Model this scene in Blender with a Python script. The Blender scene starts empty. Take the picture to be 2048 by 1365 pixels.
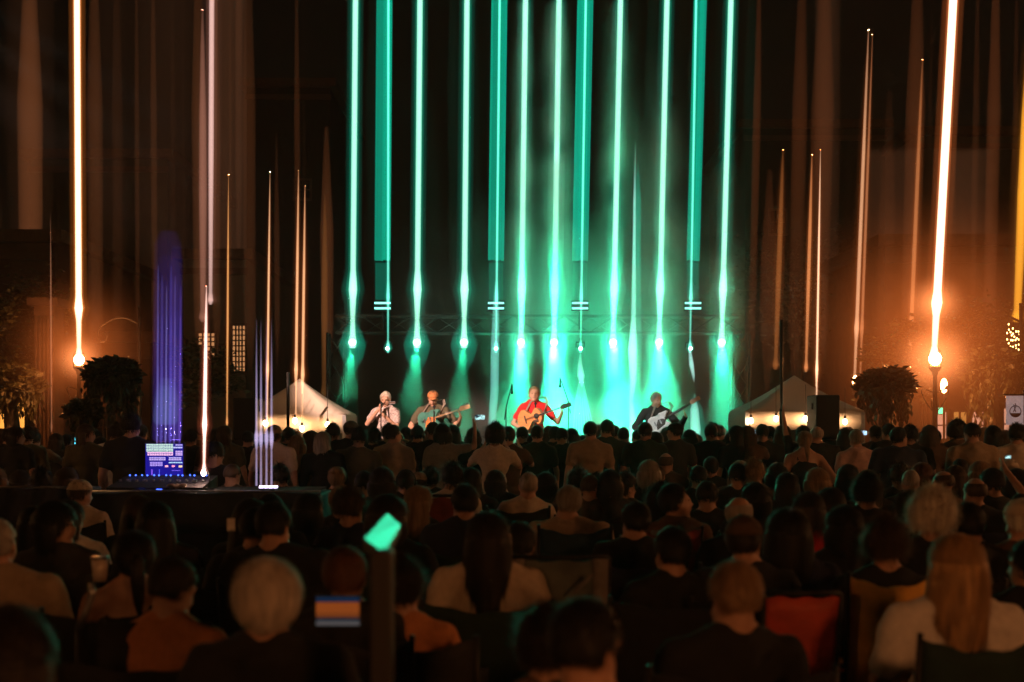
import bpy, math, random
import numpy as np
from mathutils import Vector, Matrix, noise
random.seed(7); rng = np.random.RandomState(7)
PI = math.pi
S = bpy.context.scene
COL = S.collection
F = 2400.0          # focal length in photo pixels (photo is 2048 wide)
HY = 850.0          # horizon row
CAMZ = 1.65
# ---------------------------------------------------------------- camera
cd = bpy.data.cameras.new('camera'); cam = bpy.data.objects.new('camera', cd); COL.objects.link(cam)
cam.location = (0, 0, CAMZ); cam.rotation_euler = (PI/2, 0, 0)
cd.sensor_width = 36; cd.lens = 36*F/2048; cd.shift_y = (HY-682.5)/2048
cd.clip_start = 0.05; cd.clip_end = 500
cd.dof.use_dof = True; cd.dof.focus_distance = 17.0; cd.dof.aperture_fstop = 1.8
S.camera = cam
# ---------------------------------------------------------------- world: a night sky
W = bpy.data.worlds.new('World'); S.world = W; W.use_nodes = True
wn = W.node_tree.nodes; wl = W.node_tree.links
sky = wn.new('ShaderNodeTexSky'); sky.sky_type = 'NISHITA'; sky.sun_disc = False
sky.sun_elevation = math.radians(-6); sky.sun_rotation = math.radians(200)
mixw = wn.new('ShaderNodeMixRGB'); mixw.blend_type = 'MIX'; mixw.inputs[0].default_value = 0.985
mixw.inputs[2].default_value = (0.045, 0.028, 0.016, 1)
wl.new(sky.outputs[0], mixw.inputs[1]); wl.new(mixw.outputs[0], wn['Background'].inputs[0])
wn['Background'].inputs[1].default_value = 0.05
# ---------------------------------------------------------------- render settings
S.view_settings.view_transform = 'Standard'; S.view_settings.look = 'None'
S.view_settings.exposure = 0; S.view_settings.gamma = 1
S.render.engine = 'CYCLES'
cy = S.cycles
cy.use_denoising = True
cy.max_bounces = 6; cy.diffuse_bounces = 2; cy.glossy_bounces = 2; cy.transmission_bounces = 4
cy.transparent_max_bounces = 16; cy.volume_bounces = 0
cy.volume_step_rate = 2.5; cy.volume_max_steps = 64
cy.sample_clamp_indirect = 2.0; cy.sample_clamp_direct = 0
cy.use_light_tree = True
cy.use_adaptive_sampling = True; cy.adaptive_threshold = 0.035; cy.adaptive_min_samples = 24
cy.caustics_reflective = False; cy.caustics_refractive = False

def at(px, py, Y):
    return Vector(((px-1024)/F*Y, Y, CAMZ-(py-HY)/F*Y))
def wid(p, Y): return p/F*Y

# ---------------------------------------------------------------- objects
def tag(o, label=None, cat=None, group=None, kind=None):
    if label: o['label'] = label
    if cat: o['category'] = cat
    if group: o['group'] = group
    if kind: o['kind'] = kind
    return o
def empty(name, loc=(0,0,0), rz=0):
    o = bpy.data.objects.new(name, None); COL.objects.link(o); o.location = loc; o.rotation_euler = (0,0,rz)
    o.empty_display_size = 0.1
    return o
def link(name, me, mat=None, parent=None):
    o = bpy.data.objects.new(name, me); COL.objects.link(o)
    if parent: o.parent = parent
    if mat:
        if not me.materials: me.materials.append(mat)
        else:
            pass
        o.material_slots[0].link = 'OBJECT'; o.material_slots[0].material = mat
    return o
class MB:
    def __init__(s): s.v = []; s.f = []; s.sm = []
    def add(s, vs, fs, smooth=False):
        b = len(s.v); s.v += [tuple(v) for v in vs]; s.f += [tuple(i+b for i in f) for f in fs]; s.sm += [smooth]*len(fs)
    def box(s, c, d, rot=None, taper=None):
        x,y,z = d[0]/2, d[1]/2, d[2]/2
        P = [(-x,-y,-z),(x,-y,-z),(x,y,-z),(-x,y,-z),(-x,-y,z),(x,-y,z),(x,y,z),(-x,y,z)]
        if taper: P = [(a*(taper if k>3 else 1), b*(taper if k>3 else 1), cc) for k,(a,b,cc) in enumerate(P)]
        if rot is not None: P = [tuple(rot @ Vector(p)) for p in P]
        P = [(p[0]+c[0], p[1]+c[1], p[2]+c[2]) for p in P]
        s.add(P, [(0,3,2,1),(4,5,6,7),(0,1,5,4),(1,2,6,5),(2,3,7,6),(3,0,4,7)])
    def tube(s, pts, rad, n=8, cap=True, flat=1.0, smooth=True):
        """tube through pts with radii rad (number or list)"""
        pts = [Vector(p) for p in pts]
        if not hasattr(rad, '__len__'): rad = [rad]*len(pts)
        rings = []; up = None
        for i, p in enumerate(pts):
            a = pts[max(i-1,0)]; b = pts[min(i+1,len(pts)-1)]
            t = (b-a); t = t.normalized() if t.length > 1e-9 else Vector((0,0,1))
            if up is None:
                up = Vector((1,0,0)) if abs(t.x) < .9 else Vector((0,1,0))
            u = (up - t*up.dot(t)).normalized(); w = t.cross(u); up = u
            rings.append([p + (u*math.cos(2*PI*k/n) + w*math.sin(2*PI*k/n)*flat)*rad[i] for k in range(n)])
        vs = [v for r in rings for v in r]; fs = []
        for i in range(len(pts)-1):
            for k in range(n):
                fs.append((i*n+k, i*n+(k+1)%n, (i+1)*n+(k+1)%n, (i+1)*n+k))
        if cap:
            fs.append(tuple(range(n-1,-1,-1))); fs.append(tuple((len(pts)-1)*n+k for k in range(n)))
        s.add(vs, fs, smooth)
    def ell(s, c, r, n=14, m=9, rot=None, smooth=True):
        vs = []; fs = []
        for i in range(m+1):
            th = PI*i/m
            for k in range(n):
                ph = 2*PI*k/n
                p = Vector((r[0]*math.sin(th)*math.cos(ph), r[1]*math.sin(th)*math.sin(ph), r[2]*math.cos(th)))
                if rot is not None: p = rot @ p
                vs.append((p.x+c[0], p.y+c[1], p.z+c[2]))
        for i in range(m):
            for k in range(n):
                a,b,cc,d = i*n+k, (i+1)*n+k, (i+1)*n+(k+1)%n, i*n+(k+1)%n
                fs.append((a,b,cc,d))
        s.add(vs, fs, smooth)
    def cap(s, a, b, ra, rb, n=12):
        """tapered capsule"""
        a = Vector(a); b = Vector(b); t = b-a; L = t.length; t = t/L if L>1e-6 else Vector((0,0,1))
        pts=[]; rad=[]
        for q in (1.0,.85,.5,): pts.append(a-t*ra*q); rad.append(max(ra*math.sqrt(max(0,1-q*q)),ra*.05))
        pts.append(a); rad.append(ra); pts.append(b); rad.append(rb)
        for q in (.5,.85,1.0): pts.append(b+t*rb*q); rad.append(max(rb*math.sqrt(max(0,1-q*q)),rb*.05))
        s.tube(pts, rad, n=n)
    def sheet(s, rows, thick=0.004, smooth=True):
        """grid of points (rows x cols) with a real thickness"""
        R=len(rows); C=len(rows[0]); g=[[Vector(p) for p in r] for r in rows]
        nv=[]
        for i in range(R):
            for j in range(C):
                du=g[min(i+1,R-1)][j]-g[max(i-1,0)][j]; dv=g[i][min(j+1,C-1)]-g[i][max(j-1,0)]
                nn=du.cross(dv); nn=nn.normalized() if nn.length>1e-12 else Vector((0,1,0)); nv.append(nn*thick/2)
        vs=[g[i][j]+nv[i*C+j] for i in range(R) for j in range(C)]+[g[i][j]-nv[i*C+j] for i in range(R) for j in range(C)]
        N=R*C; fs=[]
        for i in range(R-1):
            for j in range(C-1):
                a,b,c,d=i*C+j,(i+1)*C+j,(i+1)*C+j+1,i*C+j+1
                fs.append((a,b,c,d)); fs.append((N+a,N+d,N+c,N+b))
        for i in range(R-1):
            a,b=i*C,(i+1)*C; fs.append((a,N+a,N+b,b)); a,b=i*C+C-1,(i+1)*C+C-1; fs.append((a,b,N+b,N+a))
        for j in range(C-1):
            a,b=j,j+1; fs.append((a,b,N+b,N+a)); a,b=(R-1)*C+j,(R-1)*C+j+1; fs.append((a,N+a,N+b,b))
        s.add(vs,fs,smooth)
    def mesh(s, name):
        me = bpy.data.meshes.new(name); me.from_pydata(s.v, [], s.f)
        me.polygons.foreach_set('use_smooth', s.sm); me.update(); return me
    def build(s, name, mat=None, parent=None):
        return link(name, s.mesh(name), mat, parent)

# ---------------------------------------------------------------- materials
MATS = {}
def mat(name, col, rough=.7, metal=0, vary=.25, scale=12, emit=None, es=0, bump=0, bscale=60, sheen=0, stretch=None):
    key = (name,)
    if key in MATS: return MATS[key]
    m = bpy.data.materials.new(name); m.use_nodes = True; nt = m.node_tree; n = nt.nodes; l = nt.links
    b = n['Principled BSDF']; b.inputs['Roughness'].default_value = rough; b.inputs['Metallic'].default_value = metal
    if sheen: b.inputs['Sheen Weight'].default_value = sheen
    tc = n.new('ShaderNodeTexCoord')
    src = tc.outputs['Object']
    if stretch:
        mp = n.new('ShaderNodeMapping'); mp.inputs['Scale'].default_value = stretch; l.new(src, mp.inputs[0]); src = mp.outputs[0]
    nz = n.new('ShaderNodeTexNoise'); nz.inputs['Scale'].default_value = scale; nz.inputs['Detail'].default_value = 5
    l.new(src, nz.inputs['Vector'])
    r = n.new('ShaderNodeValToRGB'); r.color_ramp.elements[0].position = .3; r.color_ramp.elements[1].position = .72
    r.color_ramp.elements[0].color = tuple(c*(1-vary) for c in col)+(1,)
    r.color_ramp.elements[1].color = tuple(min(1,c*(1+vary)) for c in col)+(1,)
    l.new(nz.outputs[0], r.inputs[0]); l.new(r.outputs[0], b.inputs['Base Color'])
    if bump:
        n2 = n.new('ShaderNodeTexNoise'); n2.inputs['Scale'].default_value = bscale; n2.inputs['Detail'].default_value = 3; l.new(src, n2.inputs['Vector'])
        bp = n.new('ShaderNodeBump'); bp.inputs['Strength'].default_value = bump; bp.inputs['Distance'].default_value = .01
        l.new(n2.outputs[0], bp.inputs['Height']); l.new(bp.outputs[0], b.inputs['Normal'])
    if emit:
        b.inputs['Emission Color'].default_value = tuple(emit)+(1,); b.inputs['Emission Strength'].default_value = es
    MATS[key] = m; return m
def emis(name, col, strength):
    key = (name,)
    if key in MATS: return MATS[key]
    m = bpy.data.materials.new(name); m.use_nodes = True; n = m.node_tree.nodes; n.clear()
    o = n.new('ShaderNodeOutputMaterial'); e = n.new('ShaderNodeEmission')
    e.inputs[0].default_value = tuple(col)+(1,); e.inputs[1].default_value = strength
    m.node_tree.links.new(e.outputs[0], o.inputs[0]); MATS[key] = m; return m
def glowvol(name, col, strength):
    """evenly glowing volume: a beam of light painted in by volume emission only"""
    m = bpy.data.materials.new(name); m.use_nodes = True; n = m.node_tree.nodes; n.clear()
    o = n.new('ShaderNodeOutputMaterial'); e = n.new('ShaderNodeEmission')
    e.inputs[0].default_value = tuple(col)+(1,); e.inputs[1].default_value = strength
    m.node_tree.links.new(e.outputs[0], o.inputs['Volume'])
    try: m.cycles.homogeneous_volume = True
    except Exception: pass
    return m
# ================================================================ SETTING
M_pave = mat('paving', (.055,.05,.045), .75, scale=1.2, vary=.4, bump=.3, bscale=8)
g = MB(); g.add([(-120,-30,0),(120,-30,0),(120,160,0),(-120,160,0)],[(0,1,2,3)])
tag(g.build('ground', M_pave), kind='structure')

# haze: one even box of air round everything
hm = bpy.data.materials.new('haze_air'); hm.use_nodes = True; hn = hm.node_tree.nodes; hn.clear()
ho = hn.new('ShaderNodeOutputMaterial'); hv = hn.new('ShaderNodeVolumePrincipled')
hv.inputs['Color'].default_value = (.95,.9,.85,1); hv.inputs['Density'].default_value = 0.0014; hv.inputs['Anisotropy'].default_value = .35
hm.node_tree.links.new(hv.outputs[0], ho.inputs['Volume'])
try: hm.cycles.homogeneous_volume = True
except Exception: pass
HB = MB(); HB.box((0,27,14),(130,100,31)); tag(HB.build('haze', hm), kind='stuff')

# ---------------------------------------------------------------- stage
YS = 19.2      # performers
YT = 21.5      # lighting truss
M_black = mat('black_metal', (.010,.010,.011), .75, 0)
M_blackcloth = mat('black_cloth', (.010,.010,.011), .95)
M_deck = mat('stage_deck', (.03,.028,.026), .6, bump=.1)
M_alu = mat('aluminium', (.35,.36,.37), .35, .9)
st = empty('stage', (0.6,20.6,0)); tag(st, 'low black stage platform behind the standing crowd', 'stage')
for i in range(5):
    for j in range(2):
        b = MB(); b.box((-4+2*i, -1.2+2.4*j, .46),(1.98,2.38,.08)); b.build('deck_panel', M_deck, st)
b = MB(); b.box((0,-2.42,.2),(9.98,.03,.40)); b.build('skirt', M_blackcloth, st)

# truss: two towers and a span, 3 chords each with braces
def truss(root, a, b, w=.3, name='chord'):
    a = Vector(a); b = Vector(b); t=(b-a).normalized()
    u = Vector((0,1,0)) if abs(t.y)<.5 else Vector((1,0,0)); v = t.cross(u)
    offs = [u*w/2+v*w/2, -u*w/2+v*w/2, u*w/2-v*w/2, -u*w/2-v*w/2]
    for o in offs:
        m = MB(); m.tube([a+o,b+o], .022, n=8); m.build('chord', M_black, root)
    L=(b-a).length; n=max(2,int(L/.45)); m=MB()
    for i in range(n):
        p=a+t*(L*i/n); q=a+t*(L*(i+1)/n)
        for (s0,s1) in ((0,1),(1,3),(3,2),(2,0)):
            s0,s1=(s0,s1) if i%2 else (s1,s0)
            m.tube([p+offs[s0], q+offs[s1]], .010, n=5)
    m.build('bracing', M_black, root)
xl, xr = at(672,0,YT).x, at(1482,0,YT).x
zt = at(0,655,YT).z
tr = empty('lighting_truss', (0,YT,0)); tag(tr, 'black lighting truss spanning the stage on two towers', 'truss')
tr.location=(0,0,0)
truss(tr, (xl,YT+.1,zt+.05),(xr,YT+.1,zt+.05))
for x in (xl,xr): truss(tr, (x,YT+.1,0),(x,YT+.1,zt-.1))

GREEN = (.0,.62,.36)
M_lens = emis('green_lens', (.55,1,.8), 9)
par_x = [705,834,928,1042,1108,1226,1318,1443]
par_top=[711,840,934,1051,1118,1241,1334,1462]
parlab = ['leftmost lamp of the overhead row','second lamp from the left above the harmonica player','third lamp from the left between harmonica and singer',
 'lamp to the left above the singer','lamp to the right above the singer','lamp above the white smoke right of the singer','lamp above the bass player','rightmost lamp of the overhead row']
def make_par(px, py, Y, label, size=1.0, cat='stage lamp', grp='green stage lamps hung in a row'):
    p = at(px,py,Y)
    r = empty('stage_lamp', p); tag(r, 'round stage lamp glowing green, '+label, cat, grp)
    m = MB(); m.tube([(0,.30*size,.10*size),(0,.14*size,.05*size),(0,.0,.0)],[.07*size,.095*size,.10*size],n=14); m.build('housing', M_black, r)
    m = MB(); m.ell((0,-.03*size,-.005),(.058*size,.03*size,.058*size),12,6); m.build('lens', M_lens, r)
    m = MB(); m.tube([(-.13*size,.12*size,.02),(-.13*size,.14*size,.2*size),(.13*size,.14*size,.2*size),(.13*size,.12*size,.02)],.010,n=6); m.build('yoke', M_black, r)
    m = MB(); m.tube([(0,.14*size,.2*size),(0,.14*size,.34*size)],.014,n=6); m.build('clamp', M_black, r)
    return r
PARS=[]
for i,x in enumerate(par_x): PARS.append(make_par(x,685,YT-.15,parlab[i]))
small_x=[775,992,1161,1381]
smlab=['low beside the harmonica player','low behind the second guitar neck','low right of the singer guitar','low between bass player and rightmost lamp']
for i,x in enumerate(small_x):
    r=make_par(x,697,YT-.6,'small and '+smlab[i],.55,grp='small stage lamps below the row')

# spot lights in the lamps, shining down through the smoke
def spot(loc, tgt, power, col, ang, blend=.6, rad=.05, parent=None, name='beam_light'):
    d = bpy.data.lights.new(name,'SPOT'); d.energy=power; d.color=col; d.spot_size=math.radians(ang); d.spot_blend=blend; d.shadow_soft_size=rad
    o = bpy.data.objects.new(name,d); COL.objects.link(o); o.location=loc
    o.rotation_euler=(Vector(tgt)-Vector(loc)).to_track_quat('-Z','Y').to_euler()
    return o
GL=(.03,1,.47); GL2=(.0,1,.46)
pw=[1500,2200,2000,4000,6500,2800,1800,2600]
for i,x in enumerate(par_x):
    p=at(x,688,YT-.25)
    dx=[-.25,-.3,-.25,-.1,.05,.1,.1,.1][i]
    spot(p,(p.x+dx,p.y-.5,0),pw[i],GL,[26,30,28,34,40,44,50,34][i])
for i,x in enumerate(small_x):
    p=at(x,699,YT-.68); spot(p,(p.x-.05,p.y-.4,0),[60,260,300,260][i],GL,[9,9,22,12][i],.4)
# ---------------------------------------------------------------- smoke (scattering, lit by the lamps)
for i in (3,5):
    p=at(par_x[i],688,YT-.3); spot(p,(p.x*1.2,9,.8),420,(.03,1,.5),46,1,.08)
def field(nt, terms, noise_scale, lo, hi, seed, flat):
    """density = noise * sum of soft columns; each term (cx, cy, wx, wy, z0, z1, fade, dens) in object space"""
    n=nt.nodes; l=nt.links
    def M(op,a,b=None,c=None,clamp=False):
        q=n.new('ShaderNodeMath'); q.operation=op; q.use_clamp=clamp
        for i,x in enumerate((a,b,c)):
            if x is None: continue
            if isinstance(x,(int,float)): q.inputs[i].default_value=x
            else: l.new(x,q.inputs[i])
        return q.outputs[0]
    tc=n.new('ShaderNodeTexCoord'); mp=n.new('ShaderNodeMapping'); mp.inputs['Location'].default_value=(seed,seed*.7,0); mp.inputs['Scale'].default_value=flat
    l.new(tc.outputs['Object'],mp.inputs[0])
    nz=n.new('ShaderNodeTexNoise'); nz.inputs['Scale'].default_value=noise_scale; nz.inputs['Detail'].default_value=4; nz.inputs['Distortion'].default_value=.8; l.new(mp.outputs[0],nz.inputs['Vector'])
    rp=n.new('ShaderNodeMapRange'); rp.inputs[1].default_value=lo; rp.inputs[2].default_value=hi; l.new(nz.outputs[0],rp.inputs[0])
    sp=n.new('ShaderNodeSeparateXYZ'); l.new(tc.outputs['Object'],sp.inputs[0]); X,Y_,Z=sp.outputs
    tot=None
    for (cx,cyy,wx,wy,z0,z1,fade,dens) in terms:
        # width tapers towards the top
        up=M('DIVIDE',M('SUBTRACT',Z,z0),z1-z0); 
        tap=M('MAXIMUM',M('SUBTRACT',1.0,M('MULTIPLY',up,fade)),.12)
        dx=M('DIVIDE',M('SUBTRACT',X,cx),M('MULTIPLY',tap,wx)); dy=M('DIVIDE',M('SUBTRACT',Y_,cyy),M('MULTIPLY',tap,wy))
        g_=M('EXPONENT',M('MULTIPLY',M('ADD',M('MULTIPLY',dx,dx),M('MULTIPLY',dy,dy)),-1.0))
        e=n.new('ShaderNodeMapRange'); e.interpolation_type='SMOOTHSTEP'; e.inputs[1].default_value=1.0; e.inputs[2].default_value=.45; l.new(up,e.inputs[0])
        e2=n.new('ShaderNodeMapRange'); e2.interpolation_type='SMOOTHSTEP'; e2.inputs[1].default_value=-.12; e2.inputs[2].default_value=.0; l.new(up,e2.inputs[0])
        t=M('MULTIPLY',M('MULTIPLY',g_,e.outputs[0]),M('MULTIPLY',e2.outputs[0],dens))
        if z1-z0>4: t=M('MULTIPLY',t,M('MULTIPLY_ADD',M('MAXIMUM',up,0.0),4.5,.55))  # tall columns thicken upwards to make up for the fading light
        tot=t if tot is None else M('ADD',tot,t)
    return M('MULTIPLY',tot,rp.outputs[0])
sx0=at(1200,0,YT).x
def sm_term(px,hw,ytop,ybot,fade,dens,wy=.35,Y=21.3):
    return (at(px,0,YT).x-sx0, Y-21.2, wid(hw,YT), wy, at(0,ybot,YT).z-4.3, at(0,ytop,YT).z-4.3, fade, dens)
SM=bpy.data.materials.new('smoke_air'); SM.use_nodes=True; SM.node_tree.nodes.clear()
so=SM.node_tree.nodes.new('ShaderNodeOutputMaterial'); sv=SM.node_tree.nodes.new('ShaderNodeVolumePrincipled')
dn=field(SM.node_tree,[
  sm_term(1046,25,-120,900,.6,1.2), sm_term(1112,32,-160,900,.65,1.7), sm_term(1232,34,-60,900,.55,.95),
  sm_term(1325,52,60,900,.6,.45), sm_term(1445,36,250,860,.4,.35), sm_term(1275,26,150,900,.6,.5),
  sm_term(1190,260,380,930,.1,.14,.8), sm_term(1230,80,680,930,.2,.9,.6), sm_term(1330,50,700,930,.3,.6,.6), sm_term(1060,60,690,930,.3,.8,.5),
  sm_term(835,30,520,800,.3,.25), sm_term(928,26,480,800,.3,.25), sm_term(700,30,520,780,.3,.25), sm_term(960,70,760,930,.2,.5,.6)],
  .9,.30,.62,3,(1,1,.7))
SM.node_tree.links.new(dn,sv.inputs['Density']); sv.inputs['Color'].default_value=(.97,.97,.97,1); sv.inputs['Anisotropy'].default_value=0
SM.node_tree.links.new(sv.outputs[0],so.inputs['Volume'])
b=MB(); b.box((0,0,.45),(11.4,2.2,8.8)); ob=b.build('smoke',SM); ob.location=(sx0,21.2,4.3)
ob.location.x-=.6; tag(ob,kind='stuff')
ob.location.x+=.6
# upward spots at lamps and stage floor, added to light the smoke
upw={3:(160000,12),4:(240000,14),5:(140000,14),6:(34000,13),7:(9000,12),2:(3000,9),1:(2500,9),0:(2000,9)}
for i,(pwr,ang) in upw.items():
    q=at(par_x[i],676,YT-.15); q2=at(par_top[i],0,YT-.15); spot(q,q2,pwr*1.8,GL2,ang,.9,.04)
uplab=['leftmost, in front of the harmonica side haze','behind the singer guitar body','directly behind the red shirted singer','right of the singer below the ray fan','under the white smoke cloud','left of the bass player feet','right of the bass player feet','at the right end of the stage']
for ui,(px,pwr,ang) in enumerate(((1010,3000,30),(1046,14000,14),(1110,32000,15),(1150,5000,40),(1232,9000,22),(1275,4000,36),(1325,6000,24),(1445,6000,18))):
    q=at(px,900,YT+.1); q.z=.62; fx=empty('added_uplight',q); tag(fx,'small added uplight on the stage floor, '+uplab[ui],'stage lamp','added uplights on the stage floor')
    m=MB(); m.tube([(0,0,-.11),(0,0,0.0)],[.09,.11],n=12); m.build('housing',M_black,fx)
    m=MB(); m.tube([(0,0,-.01),(0,0,.01)],[.09,.085],n=12); m.build('lens',M_lens,fx)
    spot(q+Vector((0,0,.03)),q+Vector((wid((1200-px)*-.02,YT),-.25,6)),pwr,GL,ang,.9,.05)

# ---------------------------------------------------------------- exposure trails of the lamps, drawn as glowing volumes
def lathe(m, prof, Y, n=14, flat=.6):
    pts=[];rad=[]
    for (px,py,w) in prof:
        pts.append(at(px,py,Y)); rad.append(max(wid(w,Y),.001))
    # keep rings level
    vs=[];fs=[]
    for p,r in zip(pts,rad):
        for k in range(n): vs.append((p.x+r*math.cos(2*PI*k/n), p.y+r*flat*math.sin(2*PI*k/n), p.z))
    N=len(pts)
    for i in range(N-1):
        for k in range(n): fs.append((i*n+k,(i+1)*n+k,(i+1)*n+(k+1)%n,i*n+(k+1)%n))
    fs.append(tuple(k for k in range(n))); fs.append(tuple((N-1)*n+k for k in range(n-1,-1,-1)))
    m.add(vs,fs,True)
VM={}
def vmat(col,L,half,Y):
    s=L/(2*wid(half,Y)*.6)
    k=(round(col[0],3),round(col[1],3),round(col[2],3),round(s,2))
    if k not in VM: VM[k]=glowvol('painted_glow',col,s)
    return VM[k]
def streak(label, prof, Y, core, L, halos=(), grp=None, cat='light beam'):  # camera-motion light trail painted as nested glowing volumes
    """prof: list (px,py,halfwidth px); halos: list of (width factor or profile, colour, radiance)"""
    r=empty('exposure_trail', at(prof[-1][0],prof[-1][1],Y)); tag(r,label,cat,grp)
    inv=r.location.copy()
    def put(name,pf,col,LL):
        m=MB(); lathe(m,pf,Y); m.v=[(a-inv.x,b-inv.y,c-inv.z) for a,b,c in m.v]
        m.build(name, vmat(col,LL,max(q[2] for q in pf) if name=='halo' else sorted(q[2] for q in pf)[len(pf)//2],Y), r)
    put('core',prof,core,L)
    for h in halos:
        w,c,LL=h
        pf=w if isinstance(w,list) else [(a,b_,hw*w) for a,b_,hw in prof]
        put('halo',pf,c,LL)
    return r
GC=(.50,1,.74); GH=(.0,.85,.50)
for i,(x0,x1) in enumerate(zip(par_x,par_top)):
    k=lambda y: x0+(x1-x0)*(685-y)/685
    pf=[(k(-150),-150,6),(k(300),300,6),(k(540),540,6),(k(565),565,8),(k(580),580,9),(k(600),600,7),(k(640),640,5),(k(672),672,6.5),(k(685),685,9.5),(k(697),697,6)]
    hal=[(1.7,GH,.30),(2.8,GH,.07)]
    gl=[(k(640),640,3),(k(662),662,19),(k(690),690,29),(k(718),718,22),(k(750),750,5)]
    hal.append((gl,GH,.22))  # glow round the lamp, painted as one more volume
    streak('tall green light beam above the '+parlab[i], pf, YT-.2, GC, 1.25, hal, 'green light trails above the stage lamps')
# a shorter leaning painted beam between two lamps
streak('short leaning white green beam between smoke and bass player',[(1271,285,.6),(1269,400,3),(1268,560,4),(1267,640,5),(1265,700,10),(1267,760,7),(1262,800,4),(1266,850,8),(1268,885,9)],YT-.1,(.45,1,.85),.95,[([(1276,310,.6),(1275,400,8),(1272,560,10),(1271,700,13),(1268,840,14)],GH,.45)],None)
# wide flat exposure trails, as glowing slabs, above LED bars, with bars
barlab=['leftmost bar above the harmonica player','bar left of the singer','bar right of the singer','rightmost bar above the bass player']
M_led=emis('green_led',(.25,1,.8),2.2)
for i,(x,xt) in enumerate([(765,769),(992,999),(1160,1171),(1386,1401)]):
    Y=YT-.5
    r=empty('led_bar',at(x,612,Y)); tag(r,'pair of glowing horizontal green LED strips, '+barlab[i],'led bar','LED strip bars over the stage')
    hw=wid(16,Y)
    for dz in (wid(5.5,Y),-wid(5,Y)):
        m=MB(); m.box((0,0,dz),(2*hw,.03,wid(3.6,Y))); m.build('led_strip',M_led,r)
    m=MB(); m.box((0,.035,0),(2*hw+.02,.03,wid(20,Y))); m.build('housing',M_black,r)
    m=MB(); m.tube([(0,.09,-wid(12,Y)),(0,.09,-wid(47,Y))],.018,n=6); m.build('bracket',M_black,r)
    # column
    c=empty('column_trail',at(x,520,Y)); tag(c,'wide flat green exposure trail above the '+barlab[i],'light column','flat light trails over the LED bars')
    def col(name,y0,y1,x0a,x1a,hw_px,LL,colr):
        m=MB(); A=at(x0a,y0,Y)-c.location; B=at(x1a,y1,Y)-c.location; h=wid(hw_px,Y); d=.06
        m.add([(A.x-h,-d,A.z),(A.x+h,-d,A.z),(A.x+h,d,A.z),(A.x-h,d,A.z),(B.x-h,-d,B.z),(B.x+h,-d,B.z),(B.x+h,d,B.z),(B.x-h,d,B.z)],
          [(0,3,2,1),(4,5,6,7),(0,1,5,4),(1,2,6,5),(2,3,7,6),(3,0,4,7)])
        m.build(name, glowvol('painted_glow',colr,LL/(2*d)), c)
    xt2=x+(xt-x)*1.25
    hwc=16 if i!=3 else 13; rl=random.Random(i+3); xa=-hwc
    while xa<hwc-.5:
        ws=min(rl.choice([3,5,7,9]),hwc-xa); cx_=xa+ws/2; xa+=ws
        col('shaft',rl.uniform(520,523),-150,x+cx_,xt2+cx_,ws/2-.06,rl.uniform(.30,.50)*(1-.2*abs(cx_)/hwc),(.0,.85,.52))
    col('shaft',600,526,x,x,hwc*.9,.10,(.0,.85,.52))
    sx=small_x[i]
    kk=[(776,777),(992,1001),(1161,1174),(1380,1395)][i]
    kx=lambda y:kk[0]+(kk[1]-kk[0])*(700-y)/850
    pf=[(kx(-150),-150,2.6),(kx(560),560,2.4),(kx(595),595,3.6),(kx(620),620,2),(kx(680),680,1.6),(kx(690),690,3.5),(kx(698),698,4.5),(kx(706),706,2)]
    hal=[(2.2,GH,.25)]
    if i==1: hal.append(([(990,560,1),(992,620,7),(990,690,9),(989,780,9),(984,850,8)],(.3,1,.85),.5))
    if i==2:
        hal.append(([(1161,703,1),(1160,730,5),(1162,752,8),(1164,775,2)],(.45,1,.9),.8))
    if i==3: hal.append(([(1380,703,3),(1383,730,5),(1387,752,3),(1388,765,1)],(.5,1,.9),.9))
    streak('thin green light beam through the '+barlab[i],pf,YT-.80,(.25,1,.78),.9,hal,'thin beams through the LED bars')
# fan of thin rays, painted as glowing volumes, to the floor right of the singer
fan=empty('painted_fan',at(1162,760,YT-.4)); tag(fan,'fan of thin painted green white rays spreading to the floor right of the singer','light beam')
for k,(xb,w) in enumerate([(1146,2),(1152,1.3),(1158,1.6),(1164,1.2),(1171,1.8),(1178,1.4),(1184,2.2),(1190,1.2)]):
    m=MB(); lathe(m,[(1162+(xb-1166)*.12,755,.5),(1162+(xb-1166)*.5,800,w),(xb,870,w)],YT-.4,8); L0=fan.location
    m.v=[(a-L0.x,b-L0.y,c-L0.z) for a,b,c in m.v]; m.build('ray',vmat((.3,1,.85),.5,w,YT),fan)
streak('green white glow standing on the floor at the right end of the stage',[(1389,785,.6),(1389,820,9),(1391,860,11),(1391,900,8)],YT-.3,(.35,1,.8),.75,[(2,GH,.2)],None)
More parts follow.
